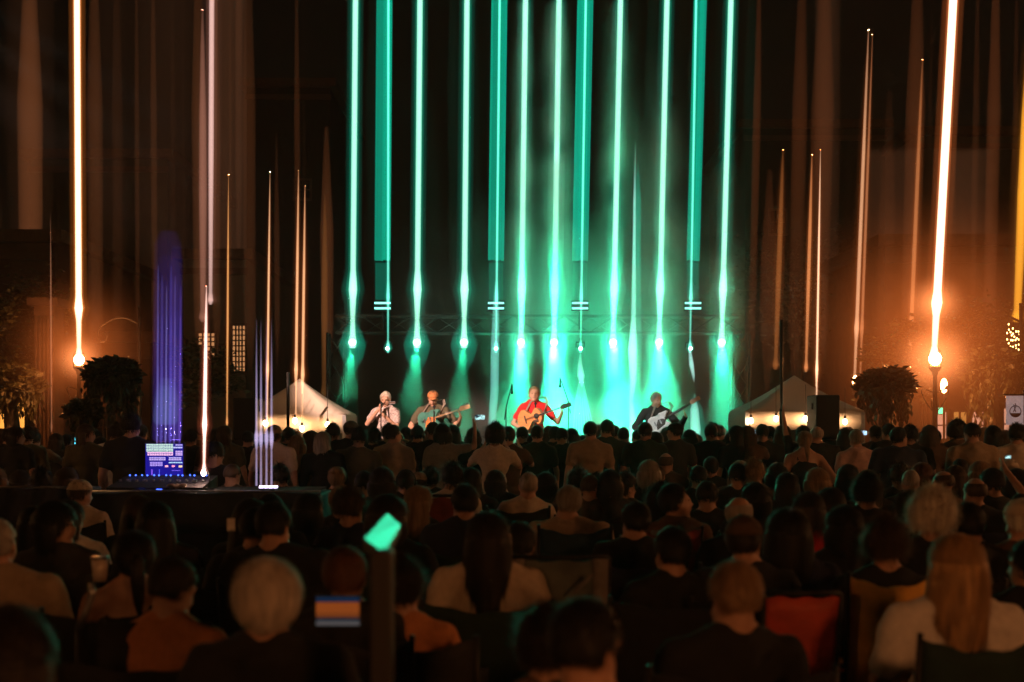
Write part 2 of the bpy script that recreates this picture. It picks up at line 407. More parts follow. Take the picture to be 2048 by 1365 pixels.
# ================================================================ BACKGROUND
M_brick=mat('dark_brick',(.07,.032,.018),.85,scale=3,vary=.3,bump=.4,bscale=20)
M_plaster=mat('pale_plaster',(.11,.085,.06),.85,scale=1.5,vary=.2)
M_stone=mat('grey_green_render',(.05,.045,.03),.85,scale=2,vary=.25)
M_glassdark=mat('dark_glass',(.01,.01,.012),.08)
M_lit=emis('lit_window',(1,.42,.16),.55); M_lit2=emis('lit_window_amber',(1,.38,.06),1.3)
M_litpink=emis('lit_shop_glass',(1,.42,.25),.62)
M_wood=mat('dark_wood',(.07,.035,.018),.7,scale=8)
def building(label, x0,x1,Y,depth,h,mtl,wins,rooflab=None,cat='building',lit=None,name='building'):
    """x0,x1 in photo pixels at depth Y; wins: list of (px0,py0,px1,py1,material,bars)"""
    A=at(x0,HY,Y);B=at(x1,HY,Y); W_=B.x-A.x; cx=(A.x+B.x)/2
    r=empty(name,(cx,Y+depth/2,0)); tag(r,label,cat)
    m=MB(); m.box((0,0,h/2),(W_,depth,h)); m.build('wall',mtl,r)
    m=MB(); m.box((0,0,h+.15),(W_+.5,depth+.5,.3)); m.build('roof',M_wood,r)
    m=MB(); m.box((0,-depth/2-.06,h-.35),(W_+.1,.12,.18)); m.build('cornice',M_wood,r)
    m=MB(); m.box((0,-depth/2-.04,.35),(W_,.08,.7)); m.build('plinth',M_wood,r)
    for (a,b,c,d,mm,bars) in wins:
        P=at(a,b,Y);Q=at(c,d,Y); w=Q.x-P.x; hh=P.z-Q.z; z=(P.z+Q.z)/2; x=(P.x+Q.x)/2-cx; y=-depth/2
        m=MB(); t=.07
        for (px_,pz_,sx_,sz_) in ((0,hh/2,w+2*t,t),(0,-hh/2,w+2*t,t),(-w/2-t/2,0,t,hh-t),(w/2+t/2,0,t,hh-t)): m.box((x+px_,y-.05,z+pz_),(sx_,.10,sz_))
        for k in range(1,bars[0]): m.box((x-w/2+w*k/bars[0],y-.04,z),(.04,.05,hh-t))
        for k in range(1,bars[1]): m.box((x,y-.035,z-hh/2+hh*k/bars[1]),(w,.035,.035))
        wo=m.build('window',M_wood,r)
        m=MB(); m.box((x,y-.006,z),(w,.012,hh-t)); m.build('pane',mm,wo)
    return r
# left: amber lit wall behind foliage, brick house behind left lamp, dark tall house, white house with grid shutter
building('low building at far left with glowing amber wall openings behind hanging foliage',-120,110,30,8,6.2,M_brick,
   [(-40,798,22,860,M_lit2,(2,1)),(14+14,798,52,860,M_lit2,(1,1)),(8,700,40,742,emis('dim_amber',(1,.35,.05),.12),(1,2)),(52,700,66,742,emis('dim_amber',(1,.35,.05),.12),(1,2))])
building('brick gabled house behind the left street lamp',112,300,33,9,3.9,M_brick,[(190,830,225,880,M_glassdark,(2,2))])
building('tall grey green rendered house above the brick gable at left',60,335,40,9,10.5,M_stone,[(90,560,120,600,M_glassdark,(2,2)),(250,590,290,625,M_glassdark,(2,2)),(180,560,215,600,M_glassdark,(2,2))])
wb=building('white walled house with barred grid windows behind the left PA speaker',365,492,36,8,6.6,M_plaster,[(398,665,430,722,M_lit,(4,6)),(466,650,491,745,M_lit,(4,9)),(436,690,460,738,M_glassdark,(3,4))])
building('dark tall house between white house and stage',494,660,44,8,14,mat('soot_wall',(.02,.014,.011),.9),[(590,360,620,400,M_glassdark,(2,2))])
building('dark tall house behind right tent',1490,1770,44,8,12.5,mat('soot_wall_right',(.022,.014,.010),.9),[(1540,420,1570,470,M_glassdark,(2,2)),(1668,720,1682,770,emis('pale_lit_slot',(.9,.7,.55),.3),(1,2))])
building('shop front with pink lit windows behind the right street lamp',1770,2120,32,9,6.4,M_brick,
  [(1868,822,1892,880,M_litpink,(1,2)),(1905,822,1932,880,emis('amber_shop',(1,.4,.08),.4),(2,2)),(1942,822,1966,882,M_litpink,(1,2)),(1972,820,2000,882,M_litpink,(1,2)),(2004,815,2024,882,M_litpink,(1,2))])
building('tall house with balcony brackets above the shop front at right',1830,2200,41,9,11.5,M_stone,[(1900,560,1935,600,M_glassdark,(2,2)),(1960,545,2000,585,emis('dim_pinkish',(1,.45,.3),.10),(2,2))])
# fluted column / pier
def fluted(px,w,Y,h,label):
    p=at(px,HY,Y); r=empty('fluted_pier',(p.x,Y,0)); tag(r,label,'pier')
    m=MB(); m.box((0,0,h/2),(wid(w,Y),.5,h)); m.build('shaft',M_wood,r)
    for k in range(5):
        m=MB(); m.tube([(wid(w,Y)*(-.4+.2*k),-.27,.1),(wid(w,Y)*(-.4+.2*k),-.27,h-.2)],wid(w,Y)*.07,n=8); m.build('rib',M_wood,r)
    m=MB(); m.box((0,0,h+.08),(wid(w,Y)+.2,.7,.16)); m.build('capital',M_wood,r)
fluted(1848,34,25,3.5,'fluted brown pier left of the right street lamp')
fluted(98,40,24,4.0,'dark ribbed pier left of the left street lamp')

# street lamps
M_iron=mat('dark_iron',(.02,.018,.016),.5,.6)
M_globe=emis('sodium_globe',(1,.50,.20),70)
M_globe2=emis('small_sodium_bulb',(1,.46,.15),22)
def street_lamp(px,py,Y,label,power,gr=.17,arm=False,col=(1,.30,.07)):
    p=at(px,py,Y); r=empty('street_lamp',(p.x,p.y,0)); tag(r,label,'street lamp','lit street lamps')
    z=p.z
    m=MB(); m.tube([(0,0,0),(0,0,.3),(0,0,.34),(0,0,1.0),(0,0,1.05),(0,0,z-gr-.18),(0,0,z-gr-.1)],[.13,.12,.08,.065,.05,.035,.06],n=12); m.build('post',M_iron,r)
    m=MB(); m.tube([(0,0,z-gr-.1),(0,0,z-gr-.04),(0,0,z-gr)],[.07,.11,.08],n=12)
    for k in range(4):
        a=PI/4+k*PI/2; m.tube([(.1*math.cos(a),.1*math.sin(a),z-gr-.03),((gr+.02)*math.cos(a),(gr+.02)*math.sin(a),z),(.09*math.cos(a),.09*math.sin(a),z+gr+.02)],.008,n=5)
    m.tube([(0,0,z+gr),(0,0,z+gr+.07),(0,0,z+gr+.16)],[.10,.06,.01],n=10); m.build('lantern_frame',M_iron,r)
    m=MB(); m.ell((0,0,z),(gr*.9,gr*.9,gr),14,9); m.build('globe',M_globe,r)
    for s_ in (-1,1):
        m=MB(); pts=[(s_*(.03+.25*math.sin(t)*(1-t/7)),0,z-gr-.45+.1*t*math.cos(t)) for t in np.linspace(0,4.5,14)]; m.tube(pts,.009,n=5); m.build('scroll',M_iron,r)
    d=bpy.data.lights.new('lamp_light','POINT'); d.energy=power; d.color=col; d.shadow_soft_size=gr+.06
    o=bpy.data.objects.new('lamp_light',d); COL.objects.link(o); o.location=(p.x,p.y,z); 
    return r
street_lamp(158,720,22,'street lamp with orange globe at left before the brick gable',500,.10)
street_lamp(1870,718,20,'street lamp with dazzling orange globe at right beside the fluted pier',900,.11)
for (px,py,Y,lab,pw) in ((1888,772,24,'small orange lantern low behind the right street lamp',160),(1815,737,25,'small amber lantern between weeping trees at right',120),(1711,765,26,'amber lantern right of the right tent',120)):
    p=at(px,py,Y); r=empty('lantern',p); tag(r,lab,'lantern')
    m=MB(); m.ell((0,0,0),(.07,.07,.15),10,7); m.build('bulb',M_globe2,r)
    m=MB(); m.tube([(0,0,.17),(0,0,.22),(0,0,.27)],[.11,.08,.02],n=8); m.tube([(0,0,-.17),(0,0,-p.z)],.025,n=6); m.build('post',M_iron,r)

# trails of light standing above the lamps: camera motion drawn as glowing volumes
OW=(1,.62,.40); OH=(1,.22,.04)
def warm(label,xb,yb,xt,yt,w,Y,core=OW,L=1.3,hal=OH,hl=.4,bulge=None,grp=None,hw=2.0,endtaper=True):
    k=lambda y: xb+(xt-xb)*(yb-y)/(yb-yt)
    ys=[yt,yt+(yb-yt)*.12,yt+(yb-yt)*.35,yt+(yb-yt)*.6]
    ws=[.25,.55,.9,1] if endtaper else [1,1,1,1]
    pf=[(k(y),y,w*q) for y,q in zip(ys,ws)]
    if bulge: pf+=[(k(bulge-25),bulge-25,w),(k(bulge),bulge,w*1.35),(k(bulge+25),bulge+25,w*.85)]
    pf+=[(k(yb-20),yb-20,w*.7),(k(yb-4),yb-4,w*1.1),(k(yb+5),yb+5,w*.5)]
    pf=sorted(pf,key=lambda q:q[1])
    return streak(label,pf,Y,core,L,[(hw,hal,hl),(hw*1.8,hal,hl*.22)] if hl else [],grp)
warm('thick white orange light beam rising from the left street lamp',158,715,153,-140,6.5,21.9,(1,.75,.5),2.2,(1,.25,.03),.6,617,hw=1.5,endtaper=False)
warm('thickest white orange light beam rising from the right street lamp',1868,712,1914,-140,8.5,19.9,(1,.78,.55),2.6,(1,.22,.05),.6,607,hw=1.5,endtaper=False)
warm('slim orange beam left of the right street lamp',1819,735,1845,120,4.5,24.8,(1,.35,.12),.30,OH,.10,657,hw=1.8)
warm('pale orange beam of the double trails right of the tent',1709,765,1737,60,4,25.8,(1,.5,.26),.6,OH,.12,657)
warm('dimmer beam of the double trails right of the tent',1720,765,1745,70,3,26,(1,.35,.14),.32,OH,.06,657)
warm('thin white beam over the right speaker stack',1632,838,1641,300,2.4,17.5,(1,.6,.36),1.3,OH,.14,740,hw=2.4)
warm('orange beam ending on the right tent peak',1612,740,1624,310,4,17.6,(1,.35,.12),.42,OH,.1,None)
warm('faint orange beam left of the right tent peak',1551,735,1566,300,6,17.7,(1,.32,.08),.14,OH,.05,None)
warm('golden beam at the right edge above the fairy lights',2034,640,2062,20,11,24.5,(1,.40,.03),.7,(1,.3,.02),.12,None,hw=1.4)
warm('broad pinkish white beam at left',421,605,424,-140,5.5,30,(1,.62,.55),.75,(.8,.30,.2),.10,None,hw=2.2,endtaper=False)
warm('pale side beam beside the broad pinkish beam',406,640,405,20,8,30.2,(.9,.38,.26),.16,(.8,.3,.2),.04,None,hw=1.4)
warm('thin pale beam rising from the mixer desk lamp',408,945,413,572,4,11.4,(1,.72,.62),1.9,(1,.2,.1),.35,850,hw=1.8)
warm('thin amber beam over the white house',454,850,457,350,2.2,17.2,(1,.45,.14),.55,OH,.08,None)
warm('thin white orange beam on the left half of the left tent',534,846,540,345,2.3,17.0,(1,.55,.28),.95,OH,.14,740)
warm('thin orange beam at the left tent peak',591,840,597,342,3,17.1,(1,.5,.24),.95,OH,.14,740)
warm('thin orange beam just right of the left tent peak',604,855,610,372,3,17.2,(1,.5,.24),.95,OH,.16,750)
warm('faint amber glow beam right of the left tent',648,790,650,390,7,30,(1,.35,.08),.06,OH,.0,None)
warm('narrow brown beam by the dark pier',103,860,101,430,2,23.4,(1,.4,.2),.16,OH,0,None)
for (lab,x,w,yt,yb,L) in (('faint wide brown trail over the brick gable',330,70,-140,700,.012),('faint wide brown trail beside the pinkish beam',452,34,-140,760,.035),('faint brown trail near the dark house edge',482,12,-140,760,.03),
      ('faint wide brown trail at right over the tent',1655,26,-140,760,.02),('faint rusty trail right of the right street lamp',1925,60,300,760,.03),('faint rusty trail over the right weeping tree',1780,60,300,760,.025),('faint amber trail at left edge',60,50,-140,720,.010),('faint brown trail through the middle left',225,40,-140,700,.010)):
    streak(lab,[(x,yt,w),(x,(yt+yb)/2,w),(x,yb-90,w*.75),(x,yb,w*.12)],38,(1,.36,.16),L,[],None,'light trail')  # faint wide trails of background light, painted as glowing volumes
# violet trail above the screen: straight sided, fading upwards
def fading(label,x0,w,tops,yb,Y,c,L,grp=None):
    pf=lambda yt,ww:[(x0+2.5,yt-28,ww*.55),(x0+2.2,yt,ww*.92),(x0+1,(yt+yb)/2,ww),(x0,yb-8,ww),(x0,yb,ww*.8)]
    return streak(label,pf(tops[0],w),Y,c,L,[(pf(t,w*(1-.01*i)),c,L) for i,t in enumerate(tops[1:],1)],grp,'light beam')
G_='violet light trails above the mixer screen'
fading('wide violet light trail above the mixer screen',334,31,(490,540,590,640,690,740),886,12.65,(.20,.10,1),.021,G_)
fading('denser right half of the violet trail above the screen',350,15,(520,580,650,720),880,12.45,(.24,.14,1),.023,G_)
fading('pale bluish glow patch low in the violet trail',331,26,(785,800),850,12.85,(.35,.5,1),.06,G_)
for k,(x,w,c,L) in enumerate([(314,2.2,(.35,.3,1),.10),(322,3.2,(.25,.2,1),.07),(331,2,(.4,.35,1),.11),(340,3,(.2,.15,1),.08),(348,1.8,(.4,.3,1),.09),(359,2.6,(.3,.15,1),.09)]):
    fading(['leftmost','second','third','fourth','fifth','rightmost'][k]+' thin violet trail standing above the mixer screen',x,w,(560+20*(k%3),660,760),888,12.25,c,L,G_)
for k,x in enumerate((513,522,533,543)):
    streak('thin pale violet trail above the LED strip on the booth table, '+['leftmost of four','second of four','third of four','rightmost of four'][k],[(x,640,.4),(x,760,2.0),(x,860,2.6),(x,870,4.5),(x,882,4.5),(x,900,2),(x,972,2.5)],10.4,(.75,.6,1),.42,[],'four violet trails above the LED strip')

# tents
M_canvas=mat('tent_canvas',(.42,.36,.29),.9,scale=2,vary=.08,bump=.1)
def tent(xl_,xr_,ye,xp,yp,Y,label,bulbs):
    A=at(xl_,ye,Y);B=at(xr_,ye,Y);P=at(xp,yp,Y); w=B.x-A.x; cx=(A.x+B.x)/2; ze=A.z; zp=P.z
    r=empty('tent',(cx,Y+w/2*.8,0)); tag(r,label,'tent','white peaked tents beside the stage')
    D=w*.8
    c=[(-w/2,-D/2),(w/2,-D/2),(w/2,D/2),(-w/2,D/2)]
    m=MB()
    for k in range(4):
        a=c[k]; b_=c[(k+1)%4]; rows=[]
        for t in np.linspace(0,1,9):
            sag=-.06*math.sin(PI*t)*(zp-ze)
            rows.append([( (a[0]+(b_[0]-a[0])*u)*(1-t)*1.0, (a[1]+(b_[1]-a[1])*u)*(1-t), ze+(zp-ze)*t+sag-.05*math.sin(PI*u)*(1-t)) for u in np.linspace(0,1,9)])
        m.sheet(rows[:-1]+[[(0+1e-3*u,0,zp) for u in range(9)]],.008)
    m.build('canopy',M_canvas,r)
    for k in range(4):
        a=c[k]; b_=c[(k+1)%4]; rows=[[(a[0]+(b_[0]-a[0])*u,a[1]+(b_[1]-a[1])*u,ze-.01-.26*v-.015*abs(math.sin(u*22))*v) for u in np.linspace(0,1,33)] for v in (0,.5,1)]
        m=MB(); m.sheet(rows,.006); m.build('valance',M_canvas,r)
    for k in range(4):
        m=MB(); m.box((c[k][0]*.985,c[k][1]*.985,(ze-.02)/2),(.05,.05,ze-.02)); m.build('leg',M_alu,r)
    for k in range(4):
        a=c[k]; b_=c[(k+1)%4]; m=MB(); m.tube([(a[0]*.97,a[1]*.97,ze-.06),(b_[0]*.97,b_[1]*.97,ze-.06)],.02,n=6); m.build('rail',M_alu,r)
    m=MB(); rows=[[(-w/2*.93+w*.93*u,D/2*.97+.04*math.sin(u*50),ze-.05-(ze-.1)*v) for u in np.linspace(0,1,40)] for v in (0,.5,1)]; m.sheet(rows,.01); m.build('back_wall',M_canvas,r)
    for (bx,by,lb,pw) in bulbs:
        q=at(bx,by,Y-.12); e=empty('festoon_bulb',q); tag(e,lb,'bulb','festoon bulbs under the tents')
        m=MB(); m.ell((0,0,0),(.035,.035,.045),8,6); m.build('glass',emis('bulb_glass',(1,.62,.32),30),e)
        m=MB(); m.tube([(0,0,.04),(0,0,.09)],.018,n=6); m.tube([(0,0,.09),(.0,0,.5)],.004,n=4); m.build('socket',M_black,e)
        d=bpy.data.lights.new('bulb_light','POINT'); d.energy=pw*.22; d.color=(1,.50,.22); d.shadow_soft_size=.06
        o=bpy.data.objects.new('bulb_light',d); COL.objects.link(o); o.location=q
    return r
tent(478,690,828,574,755,17.2,'white peaked tent left of the stage with orange bulbs',[(531,847,'bulb at the left end under the left tent',26),(590,842,'bulb in the middle under the left tent',34),(604,858,'lowest bulb under the left tent',34),(505,848,'dim bulb at the left corner under the left tent',14),(655,850,'bulb near the right corner under the left tent',20)])
tent(1492,1728,822,1606,748,17.6,'white peaked tent right of the stage beside the speaker stack',[(1552,838,'bulb left under the right tent beside the pole',40),(1611,838,'bulb in the middle under the right tent',44),(1632,842,'bulb just left of the speaker stack',40),(1690,844,'bulb right of the speaker stack',24),(1502,842,'bulb at the left leg of the right tent',16)])

# PA speakers on poles/stacks
M_box=mat('speaker_box',(.014,.013,.013),.75,bump=.2,bscale=90); M_grille=mat('speaker_grille',(.008,.008,.008),.5,.5,scale=200)
def pa(px0,px1,py0,py1,Y,label):
    A=at(px0,py0,Y);B=at(px1,py1,Y); w=B.x-A.x; h=A.z-B.z
    r=empty('speaker_cabinet',((A.x+B.x)/2,Y+.3,0)); tag(r,label,'loudspeaker','black loudspeaker cabinets beside the stage')
    m=MB(); m.box((0,0,B.z+h/2),(w,.55,h)); me=m.build('cabinet',M_box,r)
    mo=me.modifiers.new('edge','BEVEL'); mo.width=.02; mo.segments=2
    m=MB(); m.box((0,.286,B.z+h/2),(w*.92,.02,h*.94)); m.build('grille',M_grille,r)
    for s_ in (-1,1):
        m=MB(); m.box((s_*(w/2+.008),0,B.z+h*.75),(.02,.14,.08)); m.build('handle',M_black,r)
    n=2; hh=B.z/n
    for k in range(n):
        m=MB(); m.box((0,0,hh*k+hh/2),(w*1.05,.6,hh-.012)); m.build('sub_box',M_box,r)
pa(1634,1681,790,880,16.2,'tall black loudspeaker stack in front of the right tent')
pa(465,511,796,880,16.6,'black loudspeaker stack left of the left tent')
# poles
for px,y0,y1,Y,lab in ((576,745,865,16.4,'thin metal pole before the left tent peak'),(1563,640,850,16.9,'dark metal pole left of the right tent peak')):
    a=at(px,y0,Y); r=empty('pole',(a.x,Y,0)); tag(r,lab,'pole')
    m=MB(); m.tube([(0,0,0),(0,0,a.z*.6)],.03,n=8); m.build('lower_tube',M_iron,r)
    m=MB(); m.tube([(0,0,a.z*.6),(0,0,a.z)],.022,n=8); m.build('upper_tube',M_iron,r)
    m=MB(); m.box((0,0,.02),(.4,.4,.04)); m.build('base',M_iron,r)

# banner sign on the right
b0=at(2012,792,19); b1=at(2046,850,19); sg=empty('banner_sign',((b0.x+b1.x)/2,19,0)); tag(sg,'white banner with a round bowl emblem at the right edge','banner')
w=b1.x-b0.x; h=b0.z-b1.z; zc=(b0.z+b1.z)/2
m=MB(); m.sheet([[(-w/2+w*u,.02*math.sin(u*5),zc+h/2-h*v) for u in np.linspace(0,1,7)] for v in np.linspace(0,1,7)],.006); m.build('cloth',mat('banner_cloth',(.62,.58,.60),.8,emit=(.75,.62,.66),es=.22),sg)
M_ink=mat('banner_ink',(.10,.05,.05),.8)
m=MB(); 
ring=[(.33*w*math.cos(a),-.035,zc-.04*h+.33*w*math.sin(a)) for a in np.linspace(0,2*PI,25)]
m.tube(ring,.007,n=5,cap=False); m.build('ring_emblem',M_ink,sg)
m=MB(); vs=[(-.28*w,-.032,zc-.1*h),(.28*w,-.032,zc-.1*h)]+[(.28*w*math.cos(a),-.032,zc-.1*h+.22*w*math.sin(a)) for a in np.linspace(0,-PI,10)][1:-1]
vs2=[(x,y-.006,z) for x,y,z in vs]; n=len(vs); m.add(vs+vs2,[tuple(range(n)),tuple(range(2*n-1,n-1,-1))]+[(i,(i+1)%n,n+(i+1)%n,n+i) for i in range(n)]); m.build('bowl_emblem',M_ink,sg)
m=MB(); m.tube([(-.12*w,-.035,zc-.06*h),(.04*w,-.035,zc+.14*h),(-.02*w,-.035,zc+.24*h)],.007,n=5); m.tube([(.02*w,-.035,zc-.06*h),(-.1*w,-.035,zc+.2*h)],.006,n=5); m.build('stroke_emblem',M_ink,sg)
m=MB(); m.tube([(w/2+.02,.01,0),(w/2+.02,.01,zc+h/2+.1)],.018,n=6); m.build('pole',M_iron,sg)
m=MB(); m.box((0,.012,zc+h/2+.02),(w+.06,.03,.02)); m.build('top_bar',M_iron,sg)
# green traffic-like sign glowing in the shop
q=at(1882,822,31.4); e=empty('exit_lamp',q); tag(e,'small green glowing sign lamp in the shop window','sign lamp')
m=MB(); m.box((0,0,0),(.12,.04,.16)); m.build('lit_face',emis('green_sign_face',(.1,1,.45),1.6),e)
m=MB(); m.box((0,.04,0),(.16,.04,.20)); m.build('casing',M_iron,e)
# fairy lights
fl=empty('fairy_lights',at(2030,700,23)); tag(fl,'cascade of golden fairy lights hanging at the right edge','fairy lights')
M_fl=emis('fairy_gold',(1,.55,.16),9)
rr=random.Random(3); cnt=0
for s_ in range(7):
    x=2018+s_*4.2; top=642+rr.random()*30; bot=top+60+rr.random()*55; pts=[]; y=top
    while y<bot and cnt<90:
        x2=x+rr.uniform(-2.5,2.5)-(y-top)*.08; q=at(x2,y,23)-fl.location; pts.append(q)
        m=MB(); m.ell(q,(.014,.014,.02),6,4); m.build('bulb',M_fl,fl); cnt+=1; y+=rr.uniform(6,14)
    m=MB(); m.tube([at(x,top-30,23)-fl.location]+pts,.003,n=4); m.build('string',M_black,fl)

# trees ------------------------------------------------------------
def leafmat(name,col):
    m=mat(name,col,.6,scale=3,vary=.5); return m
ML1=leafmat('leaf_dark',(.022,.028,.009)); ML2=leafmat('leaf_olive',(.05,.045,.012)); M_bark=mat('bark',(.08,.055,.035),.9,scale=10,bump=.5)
def leaves(m,pts,size,rnd,droop=0):
    for p in pts:
        a=rnd.uniform(0,2*PI); t=rnd.uniform(-.9,.9); u=Vector((math.cos(a),math.sin(a),t*.6)).normalized(); v=u.cross(Vector((rnd.uniform(-1,1),rnd.uniform(-1,1),rnd.uniform(-1,1)))).normalized()
        if droop: u=(u*.35+Vector((0,0,-1))).normalized(); v=u.cross(Vector((math.cos(a),math.sin(a),0))).normalized()
        s=size*rnd.uniform(.6,1.3); p=Vector(p)
        m.add([p,p+u*s*.5+v*s*.22,p+u*s,p+u*s*.5-v*s*.22],[(0,1,2,3)])
def weeping(px,pyt,pyb,wpx,Y,label,mtl,seed,n=3600,spread=.5):
    """umbrella shaped crown with hanging fringe"""
    A=at(px,pyt,Y);B=at(px,pyb,Y); R=wid(wpx/2,Y); H=A.z-B.z
    r=empty('weeping_tree',(A.x,Y,0)); tag(r,label,'tree','trees beside the square')
    rnd=random.Random(seed); zt_=A.z; zc_=A.z-R*.75
    m=MB(); m.tube([(0,0,0),(.04,0,zc_*.4),(-.03,.02,zc_*.75),(0,0,zc_)],[.16,.11,.09,.06],n=9)
    for k in range(9):
        a=2*PI*k/9+rnd.random(); m.tube([(0,0,zc_*.85),(R*.4*math.cos(a),R*.4*math.sin(a),zc_+R*.2),(R*.8*math.cos(a),R*.8*math.sin(a),zc_+R*.15)],[.045,.03,.012],n=5)
    m.build('trunk',M_bark,r)
    m=MB(); pts=[]
    for k in range(n):
        z=rnd.random()**.7; a=rnd.uniform(0,2*PI); q=rnd.uniform(.72,1.03)
        th=math.acos(z); pts.append((R*q*math.sin(th)*math.cos(a),R*q*math.sin(th)*math.sin(a),zc_+R*.75*q*math.cos(th)+rnd.gauss(0,.03)))
    leaves(m,pts,.16,rnd)
    for k in range(int(n/26)):
        a=rnd.uniform(0,2*PI); q=R*rnd.uniform(.55,1.0); L=(zc_-B.z)*rnd.uniform(.35,1.1)*(.6+.4*math.sin(a*3+seed)); x,y=q*math.cos(a),q*math.sin(a); pp=[]; z=zc_+.1
        while z>zc_-L: pp.append((x+rnd.gauss(0,.03),y+rnd.gauss(0,.03),z)); z-=.06
        leaves(m,pp,.13,rnd,1)
    m.build('crown',mtl,r)
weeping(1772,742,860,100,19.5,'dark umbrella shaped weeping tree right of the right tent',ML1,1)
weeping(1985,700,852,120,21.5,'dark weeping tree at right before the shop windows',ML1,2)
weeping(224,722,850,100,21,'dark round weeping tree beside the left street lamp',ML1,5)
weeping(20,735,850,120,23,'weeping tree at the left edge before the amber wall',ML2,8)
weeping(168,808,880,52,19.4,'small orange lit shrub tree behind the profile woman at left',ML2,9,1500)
def tree(px,py,Y,Rpx,label,mtl,seed,n=5200):
    A=at(px,py,Y); R=wid(Rpx,Y); r=empty('tree',(A.x,Y,0)); tag(r,label,'tree','trees beside the square'); rnd=random.Random(seed)
    m=MB(); zc_=A.z
    m.tube([(0,0,0),(.1,0,zc_*.3),(-.05,.1,zc_*.6),(0,0,zc_)],[.22,.16,.12,.05],n=9); tips=[]
    for k in range(16):
        a=rnd.uniform(0,2*PI); e=rnd.uniform(-.2,1); d=Vector((math.cos(a)*math.cos(e),math.sin(a)*math.cos(e),math.sin(e)))
        b0=Vector((0,0,zc_*rnd.uniform(.6,.95))); t1=b0+d*R*.5+Vector((0,0,.1)); t2=b0+d*R*rnd.uniform(.8,1.05); m.tube([b0,t1,t2],[.05,.03,.01],n=5); tips+=[t1,t2,(t1+t2)/2]
    m.build('trunk',M_bark,r); m=MB(); pts=[]
    for k in range(n):
        t=rnd.choice(tips); g_=.22*R; pts.append((t.x+rnd.gauss(0,g_),t.y+rnd.gauss(0,g_),t.z+rnd.gauss(0,g_*.8)))
    leaves(m,pts,.15,rnd); m.build('crown',mtl,r)
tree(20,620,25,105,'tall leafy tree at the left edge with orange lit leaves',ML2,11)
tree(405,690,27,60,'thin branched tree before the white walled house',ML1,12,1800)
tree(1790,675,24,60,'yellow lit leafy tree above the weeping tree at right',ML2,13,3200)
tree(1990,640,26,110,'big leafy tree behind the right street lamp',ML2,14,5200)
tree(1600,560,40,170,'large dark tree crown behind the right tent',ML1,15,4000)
# iron scroll brackets
def bracket(px,py,Y,label,s):
    p=at(px,py,Y); r=empty('iron_bracket',p); tag(r,label,'bracket')
    m=MB(); pts=[(s*(1.1-.0*t),0,0) for t in (0,)]+[(s*(1.1-1.1*t),0,.14*math.sin(t*3.1)) for t in np.linspace(.1,1,8)]
    pts+=[( -s*(.2*math.sin(a)*(1-a/9)),0,-.2+.2*math.cos(a)*(1-a/9)) for a in np.linspace(.3,6,18)]
    m.tube(pts,.022,n=6); m.build('scroll',M_iron,r)
    m=MB(); m.tube([(s*1.1,0,.35),(s*1.1,0,-p.z)],.035,n=8); m.build('post',M_iron,r)
bracket(208,650,23,'wrought iron scroll bracket right of the left street lamp',.62)
bracket(1952,645,22,'wrought iron scroll bracket right of the right street lamp',.75)
# out-of-frame street lamps behind the audience light their backs
for (x,y,z,pw,c,lab) in ((2.9,-1.2,2.5,470,(1,.32,.09),'orange street lamp behind the audience on the right'),(-3.4,-1.3,2.5,190,(1,.32,.09),'orange street lamp behind the audience on the left'),(12.5,9.5,4.0,1500,(1,.38,.13),'orange street lamp beside the right edge of the audience'),(-12.0,11,4.0,650,(1,.42,.14),'orange street lamp beside the left edge of the audience')):
    r=empty('street_lamp',(x,y,0)); tag(r,lab,'street lamp','lit street lamps')
    m=MB(); m.tube([(0,0,0),(0,0,z-.3)],[.08,.04],n=8); m.build('post',M_iron,r)
    m=MB(); m.ell((0,0,z),(.2,.2,.22),12,8); m.build('globe',emis('far_globe',(1,.5,.2),12),r)
    d=bpy.data.lights.new('lamp_light','POINT'); d.energy=pw; d.color=c; d.shadow_soft_size=.26
    o=bpy.data.objects.new('lamp_light',d); COL.objects.link(o); o.location=(x,y,z)
# front-of-stage profiles on a stand over the mixer booth light the band
for (x,y,z,t,pw,ang,c,rb) in ((-5.6,10.2,5.4,(-1.65,YS,1.75),11000,13,(1,.62,.48),0),(-5.2,10.2,5.4,(.4,YS,1.75),11000,8,(1,.74,.60),1),(-4.8,10.2,5.4,(2.3,YS,1.75),4000,9,(.8,.85,.8),2)):
    o=spot((x,y,z),t,pw,c,ang,.6,.06)
r=empty('spotlight_stand',(-5.2,10.2,0)); tag(r,'tall black stand with three warm spotlights over the mixer booth','light stand')
m=MB(); m.tube([(0,0,0),(0,0,5.3)],[.04,.025],n=8); m.tube([(-.6,0,5.25),(.6,0,5.25)],.025,n=8); m.build('mast',M_black,r)
for k in (-.4,0,.4):
    m=MB(); m.tube([(k,-.42,5.42),(k,-.05,5.4)],[.10,.08],n=12); m.build('housing',M_black,r)

